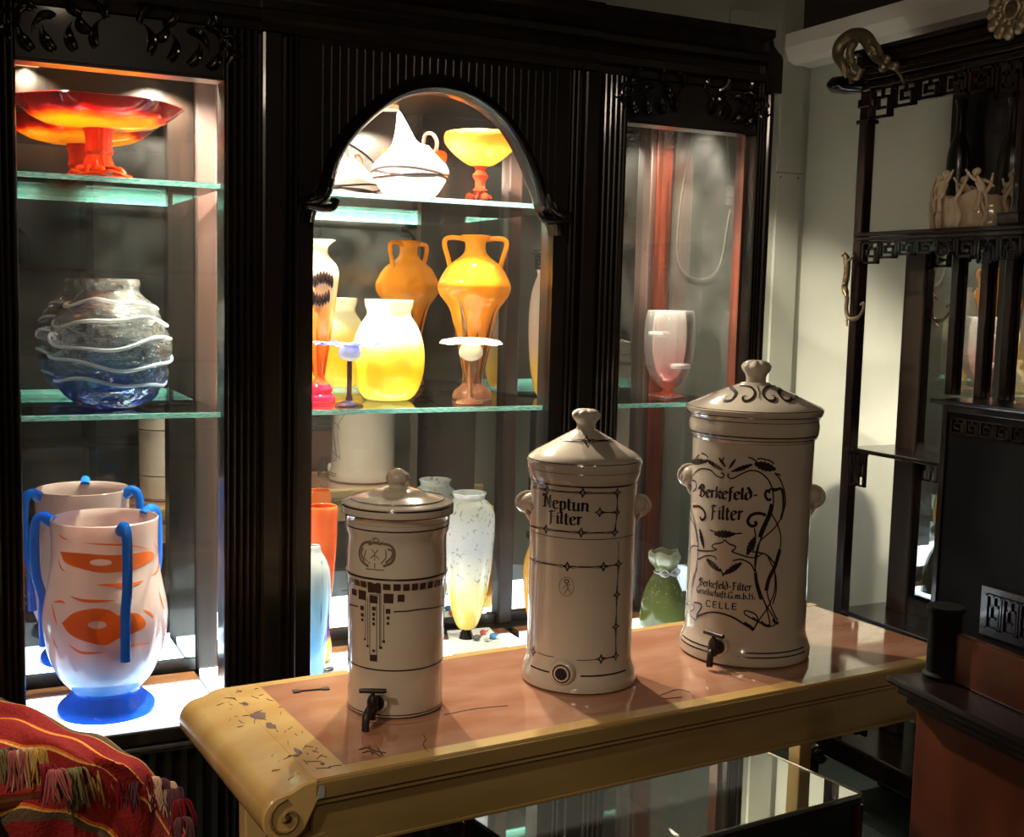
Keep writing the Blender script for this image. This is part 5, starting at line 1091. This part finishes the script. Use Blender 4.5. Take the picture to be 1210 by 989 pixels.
# bronze dragons climbing on it
dg = MB(); e0 = Vector((EX0, 0, 0))
def ep(x, y, X): p = atX(x, y, X)-e0; return tuple(p)
dg.tube([ep(x, y, X) for x, y, X in spline([(1000, 92, 2.28), (996, 78, 2.27), (990, 66, 2.28), (994, 52, 2.29), (1008, 42, 2.30), (1022, 44, 2.30), (1030, 56, 2.30), (1036, 66, 2.31), (1046, 74, 2.31), (1056, 80, 2.30), (1063, 88, 2.30), (1068, 98, 2.30)], 5)], [.004+.016*math.sin(PI*min(1, i/46))**.7 for i in range(56)], 12)
dg.tube([ep(x, y, 2.27) for x, y in spline([(1010, 50), (1004, 62), (1008, 76), (1016, 84), (1012, 92), (1004, 88)], 5)], [.011]*10+[.008]*16, 10)
dg.tube([ep(x, y, 2.28) for x, y in spline([(1000, 70), (1003, 84), (1006, 98)], 5)], .006, 8)
dg.tube([ep(x, y, 2.28) for x, y in spline([(1030, 50), (1036, 52), (1042, 64)], 5)], .006, 8)
for x, y in ((1048, 70), (1058, 78), (1043, 80)): dg.ball(ep(x, y, 2.29), (.012, .012, .012))
dg.build('dragon_ornament', M['bronze'], et, label='gilt bronze dragon curled over the top corner')
lz = MB()
lz.tube([ep(x, y, 2.33) for x, y in spline([(999, 300), (1001, 312), (1000, 328), (998, 340), (1001, 352), (1000, 366), (1003, 376), (1012, 376), (1019, 368), (1021, 358), (1017, 360)], 4)], [.004]+[.009]*14+[.006]*14+[.004]*12, 8)
for x, y, x2, y2 in ((999, 298, 994, 303), (1000, 332, 995, 338), (1000, 378, 1001, 385), (1003, 308, 1009, 302), (997, 340, 1000, 350)): lz.tube([ep(x, y, 2.33), ep(x2, y2, 2.32)], [.005, .0025], 6)
lz.build('lizard_ornament', M['bronze'], et, label='gilt bronze lizard climbing the post')
rs = MB(); c_ = Vector(ep(1195, 10, 2.28))
for k in range(12):
    a = 2*PI*k/12; rs.ball(c_+Vector((0, .055*math.cos(a), .055*math.sin(a))), (.012, .018, .018), 10, 7); rs.ball(c_+Vector((.004, .035*math.cos(a+.2), .035*math.sin(a+.2))), (.01, .012, .012), 8, 6)
rs.tube([c_+Vector((.0, .022*math.cos(a), .022*math.sin(a))) for a in [2*PI*i/16 for i in range(17)]], .006, 8); rs.lathe([(.001, 0), (.02, .001)], 8, c=tuple(c_+Vector((.01, 0, 0))))
rs.tube([c_+Vector((.005, 0, 0)), c_+Vector((.028, 0, 0))], .05, 18)
rs.build('rosette', M['bronze'], et, label='gilt openwork rosette on the cornice')
# little hanging hook panel low on the cupboard front
hp = MB(); y_a, z_a = yz(1164, 690); y_b, z_b = yz(1210, 740)
MB().bx(-.012, -.006, y_b-.2, y_a, z_b-.05, z_a).build('carved_panel', W_, cbx, bevel=.002)
fret(y_a-.02, y_b-.15, z_b-.035, z_a-.02, -.014, 5, W_, .0022).build('fretwork', W_, cbx, kind='stuff')

# --- porcelain bowl with figures on the middle shelf of the étagère
Xb = EX0+.092; pb = atX(1148, 262, Xb); Yb = pb.y
cb = thing('figure_bowl', 'cream porcelain bowl with small figures climbing its rim', 'bowl', (Xb, Yb, z1s+ZI))
cb.scale = (.86, 1.22, 1.12)
q = [(.072, 0), (.083, .004), (.086, .03), (.084, .055), (.088, .075)]
MB().lathe(vessel(spline(q, 3), .006, 2), 56, fn=lambda r_, z, a: (r_*(1+.03*math.cos(10*a)), z+(.008*math.cos(5*a) if z > .05 else 0))).build('bowl', M['porc'], cb)
rib = MB()
for k in range(10):
    a = 2*PI*k/10+.2; cs_ = lambda r_, z, da=0: (r_*math.cos(a+da), r_*math.sin(a+da), z)
    rib.tube(spline([cs_(.088, .004), cs_(.094, .03, .08), cs_(.092, .06, -.05), cs_(.096, .09, .12), cs_(.090, .12, .22)], 4), [.006, .007, .007, .006, .006, .006, .006, .0055, .005, .005, .005, .005, .005, .004, .004, .003, .003], 8)
rib.build('leaf_ribs', M['porc'], cb)
def figurine(a, zt_, lean):
    n_ = Vector((math.cos(a), math.sin(a), 0)); s_ = Vector((-math.sin(a), math.cos(a), 0)); h = n_*.092+zv*zt_; mb = MB()
    hip = h; ch_ = hip+zv*.024+s_*lean*.008; nk = ch_+zv*.010+s_*lean*.005; hd = nk+zv*.010+s_*lean*.004
    mb.tube([hip-zv*.002, hip+zv*.008, ch_, nk-zv*.001, nk+zv*.003], [.008, .0095, .010, .005, .004], 10)
    mb.ball(hd, (.0085, .0085, .0095)); mb.ball(hd+n_*.001+zv*.003-s_*lean*.004, (.0088, .0088, .008)); mb.ball(hd+n_*.0085, .0016, 6, 5)
    for s in (-1, 1):
        sh = ch_+zv*.004+s_*s*.009
        el = sh+s_*s*.012+zv*(-.006 if s*lean < 0 else .008)+n_*.004; ha = el+s_*s*.012+zv*(-.010 if s*lean < 0 else .016)
        mb.tube([sh, el, ha], [.0042, .0035, .0026], 8)
        kn = hip+s_*s*.008+n_*.014-zv*.012; fo = kn-zv*.028-n_*.004+s_*s*.003
        mb.tube([hip+s_*s*.005, kn, fo], [.0062, .0048, .003], 8); mb.ball(fo+n_*.003, (.004, .004, .0025), 6, 5)
    return mb.build('figurine', M['porc'], cb)
ab = math.atan2(CAM.y-Yb, CAM.x-Xb)
for da, lean in ((-60, 1), (2, -1), (52, 1), (115, -1), (175, 1), (-125, -1)): figurine(ab+math.radians(da), .078, lean)
# dark vases standing behind it
m_dk = mat('black_bronze', (.008, .007, .007), .3, coat=.3)
for px, ytop, lb in ((1128, 120, 'dark slender bottle vase behind the figure bowl, left one'), (1190, 118, 'dark slender bottle vase behind the figure bowl, right one')):
    Xv = EX0+.215; py_ = atX(px, 262, Xv).y; Hv = atX(px, ytop, Xv).z-z1s
    o = MB().lathe(vessel(spline([(.022, 0), (.028, .006), (.031, Hv*.35), (.030, Hv*.6), (.014, Hv*.75), (.012, Hv*.92), (.018, Hv)], 4), .002, 2), 32).build('bottle_vase', m_dk, loc=(Xv, py_, z1s+ZI)); tag(o, lb, 'vase', 'dark bottle vases on the étagère')

# ================================================================= FOREGROUND RIGHT: dark furniture end with column stub
ZL = .90
fc = atZ(1045, 797, ZL)
fr_ = thing('carved_headboard', 'blurred dark wooden furniture end with orange-brown panel and black column stub', 'furniture', (fc.x, fc.y, 0))
p2 = atZ(1210, 876, ZL); ex = Vector((p2.x-fc.x, p2.y-fc.y, 0)).normalized(); ey = Vector((-ex.y, ex.x, 0))
if ey.x < 0: ey = -ey
def fq(u0, u1, v0, v1, z0, z1):
    P_ = [ex*u0+ey*v0, ex*u1+ey*v0, ex*u1+ey*v1, ex*u0+ey*v1]
    return MB().add([(q.x, q.y, z0) for q in P_]+[(q.x, q.y, z1) for q in P_], [(3, 2, 1, 0), (4, 5, 6, 7), (0, 1, 5, 4), (1, 2, 6, 5), (2, 3, 7, 6), (3, 0, 4, 7)])
fq(0, .62, 0, .30, ZL-.012, ZL).build('ledge', M['darkledge'], fr_, bevel=.006)
fq(.012, .62, .012, .30, ZL-.026, ZL-.012).build('ledge_moulding', M['darkledge'], fr_, bevel=.005)
fq(.022, .62, .022, .30, ZL-.040, ZL-.026).build('ledge_moulding', M['darkledge'], fr_, bevel=.005)
fq(.034, .62, .034, .29, 0, ZL-.040).build('lower_panel', M['orangewood'], fr_, bevel=.003)
c_ = atZ(1113, 800, ZL)-fc; zt_ = atY(1118, 716, fc.y+c_.y).z
MB().lathe([(.027, ZL), (.029, ZL+.006), (.024, ZL+.010), (.0235, zt_-.012), (.028, zt_-.006), (.027, zt_)], 28, c=(c_.x, c_.y, 0)).build('column_stub', M['mattblack'], fr_)
fq(.06, .62, .075, .09, ZL, atY(1150, 738, fc.y+c_.y).z).build('upper_panel', M['orangewood'], fr_, bevel=.003)

# ================================================================= FOREGROUND LEFT: chest with a striped blanket
ch_ = thing('wooden_chest', 'dark wooden chest under the striped blanket', 'chest', (0, 0, 0))
def zz_(x, y, z): p = atZ(x, y, z); return p
k0 = atZ(60, 900, .56)
MB().bx(-.32, .225, -.62, -.37, .04, .619).build('chest_body', M['darkledge'], ch_, bevel=.01)
MB().bx(-.335, .235, -.635, -.365, .62, .64).build('chest_lid', M['orangewood'], ch_, bevel=.006)
for a, b_ in ((-.30, -.60), (.205, -.60), (-.30, -.39), (.205, -.39)): MB().box((a, b_, .02), (.04, .04, .04)).build('foot', M['darkledge'], ch_)
# blanket: control rows of (pixel x, pixel y, height) from its far edge to the near edge
R_ = [
 [(-90, 790, .60), (-40, 805, .60), (0, 822, .60), (45, 842, .60), (90, 862, .60), (130, 880, .58), (165, 902, .56), (195, 930, .53), (214, 962, .47), (228, 1000, .40)],
 [(-90, 800, .68), (-40, 812, .69), (0, 826, .70), (45, 845, .69), (90, 866, .68), (130, 882, .66), (165, 904, .63), (192, 932, .58), (210, 962, .50), (226, 1004, .42)],
 [(-90, 830, .70), (-40, 838, .71), (0, 846, .70), (40, 855, .71), (85, 876, .69), (125, 895, .68), (160, 915, .64), (186, 940, .58), (205, 970, .50), (222, 1015, .42)],
 [(-90, 862, .70), (-40, 865, .69), (0, 872, .70), (38, 876, .70), (80, 890, .70), (118, 905, .67), (150, 925, .63), (178, 950, .58), (198, 982, .50), (214, 1030, .42)],
 [(-90, 890, .69), (-40, 895, .68), (0, 898, .69), (35, 900, .68), (75, 905, .68), (110, 915, .66), (140, 935, .62), (168, 965, .57), (190, 1000, .50), (205, 1045, .42)],
 [(-90, 935, .64), (-40, 935, .64), (0, 938, .64), (35, 932, .65), (72, 935, .64), (105, 945, .62), (130, 965, .59), (158, 995, .54), (182, 1035, .47), (198, 1075, .40)],
 [(-90, 990, .56), (-40, 988, .57), (0, 990, .56), (35, 980, .58), (70, 985, .56), (100, 990, .56), (122, 1005, .54), (150, 1035, .49), (176, 1070, .44), (192, 1110, .36)],
 [(-90, 1060, .46), (-40, 1055, .47), (0, 1060, .46), (35, 1050, .48), (70, 1055, .46), (100, 1060, .46), (120, 1070, .44), (146, 1090, .42), (172, 1120, .38), (190, 1150, .32)]]
G3 = [[tuple(atZ(*c_)) for c_ in r_] for r_ in R_]
G3[0] = [(x+.012, y+.02, z-.09) for x, y, z in G3[1]]
for k_ in range(4, 8): G3[k_] = [(x, y-.004, z-.03) for x, y, z in G3[k_]]
rows = [spline(r_, 7) for r_ in G3]; cols = [spline([rw[j] for rw in rows], 7) for j in range(len(rows[0]))]
nj, ni = len(cols), len(cols[0]); vs = []; uvs = []
for j in range(nj):
    for i in range(ni):
        p = cols[j][i]; f_ = .004*math.sin(j*.55+i*.3)+.003*math.sin(j*.23-i*.8); vs.append((p[0], p[1], p[2]+f_)); uvs.append((j/(nj-1), i/(ni-1)))
bm = MB().add(vs, [(j*ni+i, (j+1)*ni+i, (j+1)*ni+i+1, j*ni+i+1) for j in range(nj-1) for i in range(ni-1)]); bm.smooth = True
mk_ = bpy.data.materials.new('striped_wool'); mk_.use_nodes = True; nt = mk_.node_tree; b = nt.nodes['Principled BSDF']; b.inputs['Roughness'].default_value = .9; b.inputs['Specular IOR Level'].default_value = .15
uvn = nt.nodes.new('ShaderNodeUVMap'); sp = nt.nodes.new('ShaderNodeSeparateXYZ'); nt.links.new(uvn.outputs[0], sp.inputs[0])
r = nt.nodes.new('ShaderNodeValToRGB'); r.color_ramp.interpolation = 'CONSTANT'
RED, YEL, BRN, ORG = (.27, .020, .018), (.75, .42, .10), (.12, .075, .045), (.65, .13, .02)
stops = [(0, RED), (.150, ORG), (.158, YEL), (.166, BRN), (.200, YEL), (.206, RED), (.300, ORG), (.308, YEL), (.316, ORG), (.324, RED), (.44, ORG), (.448, YEL), (.455, RED), (.60, RED), (.70, ORG), (.712, YEL), (.722, BRN), (.755, RED), (.86, ORG), (.87, YEL), (.88, RED)]
els = r.color_ramp.elements
while len(els) < len(stops): els.new(.5)
for e_, (p_, c_) in zip(els, stops): e_.position = p_; e_.color = (*c_, 1)
mu = nt.nodes.new('ShaderNodeMath'); mu.operation = 'MULTIPLY'; mu.inputs[1].default_value = 1.0
nt.links.new(sp.outputs[1], r.inputs[0])
tc = nt.nodes.new('ShaderNodeTexCoord'); n = nt.nodes.new('ShaderNodeTexNoise'); n.inputs['Scale'].default_value = 160; n.inputs['Detail'].default_value = 5; nt.links.new(tc.outputs['Object'], n.inputs['Vector'])
mx = nt.nodes.new('ShaderNodeMixRGB'); mx.blend_type = 'MULTIPLY'; mx.inputs[0].default_value = .6; nt.links.new(r.outputs[0], mx.inputs[1]); nt.links.new(n.outputs['Fac'], mx.inputs[2])
hs = nt.nodes.new('ShaderNodeHueSaturation'); hs.inputs['Value'].default_value = 1.5; nt.links.new(mx.outputs[0], hs.inputs['Color']); nt.links.new(hs.outputs[0], b.inputs['Base Color'])
bp = nt.nodes.new('ShaderNodeBump'); bp.inputs['Strength'].default_value = .7; bp.inputs['Distance'].default_value = .004; nt.links.new(n.outputs['Fac'], bp.inputs['Height']); nt.links.new(bp.outputs[0], b.inputs['Normal'])
bk = thing('striped_blanket', 'red woven blanket with yellow and brown stripes and long fringe', 'blanket', (0, 0, 0))
o = bm.build('cloth', mk_, bk)
uvl = o.data.uv_layers.new(name='UVMap')
for lp in o.data.loops: uvl.data[lp.index].uv = uvs[lp.vertex_index]
sd = o.modifiers.new('thick', 'SOLIDIFY'); sd.thickness = .004
FC = [mat('fringe_'+n_, c_, .9, spec=.1) for n_, c_ in (('pink', (.32, .09, .08)), ('ochre', (.42, .24, .06)), ('olive', (.16, .13, .06)), ('crimson', (.16, .012, .015)), ('dusk', (.10, .04, .05)), ('cream', (.5, .33, .22)))]
random.seed(5)
tas = [(-4, 886, 2, 40), (8, 884, 4, 42), (20, 886, 0, 44), (30, 884, 5, 40), (40, 884, 1, 36), (54, 902, 3, 34), (66, 908, 0, 30), (78, 908, 2, 34), (90, 906, 2, 44), (100, 902, 1, 42), (110, 902, 1, 40), (122, 906, 3, 30), (136, 910, 3, 38), (150, 914, 4, 38), (164, 914, 3, 36), (176, 918, 5, 30), (186, 920, 4, 36), (196, 924, 5, 28), (204, 930, 4, 34), (211, 944, 3, 30), (213, 965, 4, 34)]
for x, y, k, ln_ in tas:
    p = Vector(atZ(x, y, .695-.0007*max(0, x-60)))+Vector((0, -.012, .003)); ln_ = ln_*.0014
    mb = MB()
    for s in range(15):
        ox = random.uniform(-.015, .015); e1 = random.uniform(-.012, .016); lk = ln_*random.uniform(.75, 1.15)
        q = [p+Vector((ox*.5, 0, 0)), p+Vector((ox, -.018, -.002+random.uniform(0, .006))), p+Vector((ox+e1*.5, -.030, -lk*.5)), p+Vector((ox+e1, -.032+random.uniform(-.006, .006), -lk))]
        mb.tube(spline(q, 3), [.0021]*6+[.0018, .0016, .0013, .001], 5)
    mb.build('fringe_tassel', FC[k], bk)

# ================================================================= THE SHOP BEHIND THE CAMERA (seen in the mirrors)
sh = thing('rear_shelving', 'wooden shelving behind the viewer, seen only in the cabinet mirrors', 'shelving', (0, -4.6, 0))
for z in (.5, 1.05, 1.55, 2.05): MB().bx(.2, 1.6, 0, .35, z-.02, z).build('shelf', M['brownwood'], sh)
for x in (.2, .9, 1.6): MB().bx(x-.02, x+.02, 0, .35, 0, 2.3).build('upright', M['mahog'], sh)
MB().bx(.2, 1.6, -.02, 0, 0, 2.3).build('back_panel', M['greyplastic'], sh)
for x, z, lb in ((.45, 1.55, 'black round drum on the rear shelving, seen in the left mirror'), (.75, 1.05, 'lower black round drum on the rear shelving, seen in a mirror')):
    o = MB().lathe([(.12, 0), (.125, .02), (.125, .2), (.12, .22)], 32).build('black_drum', M['black'], loc=(x, -4.33, z+.126)); o.rotation_euler = (PI/2, 0, 0); tag(o, lb, 'drum', 'black drums on the rear shelving')
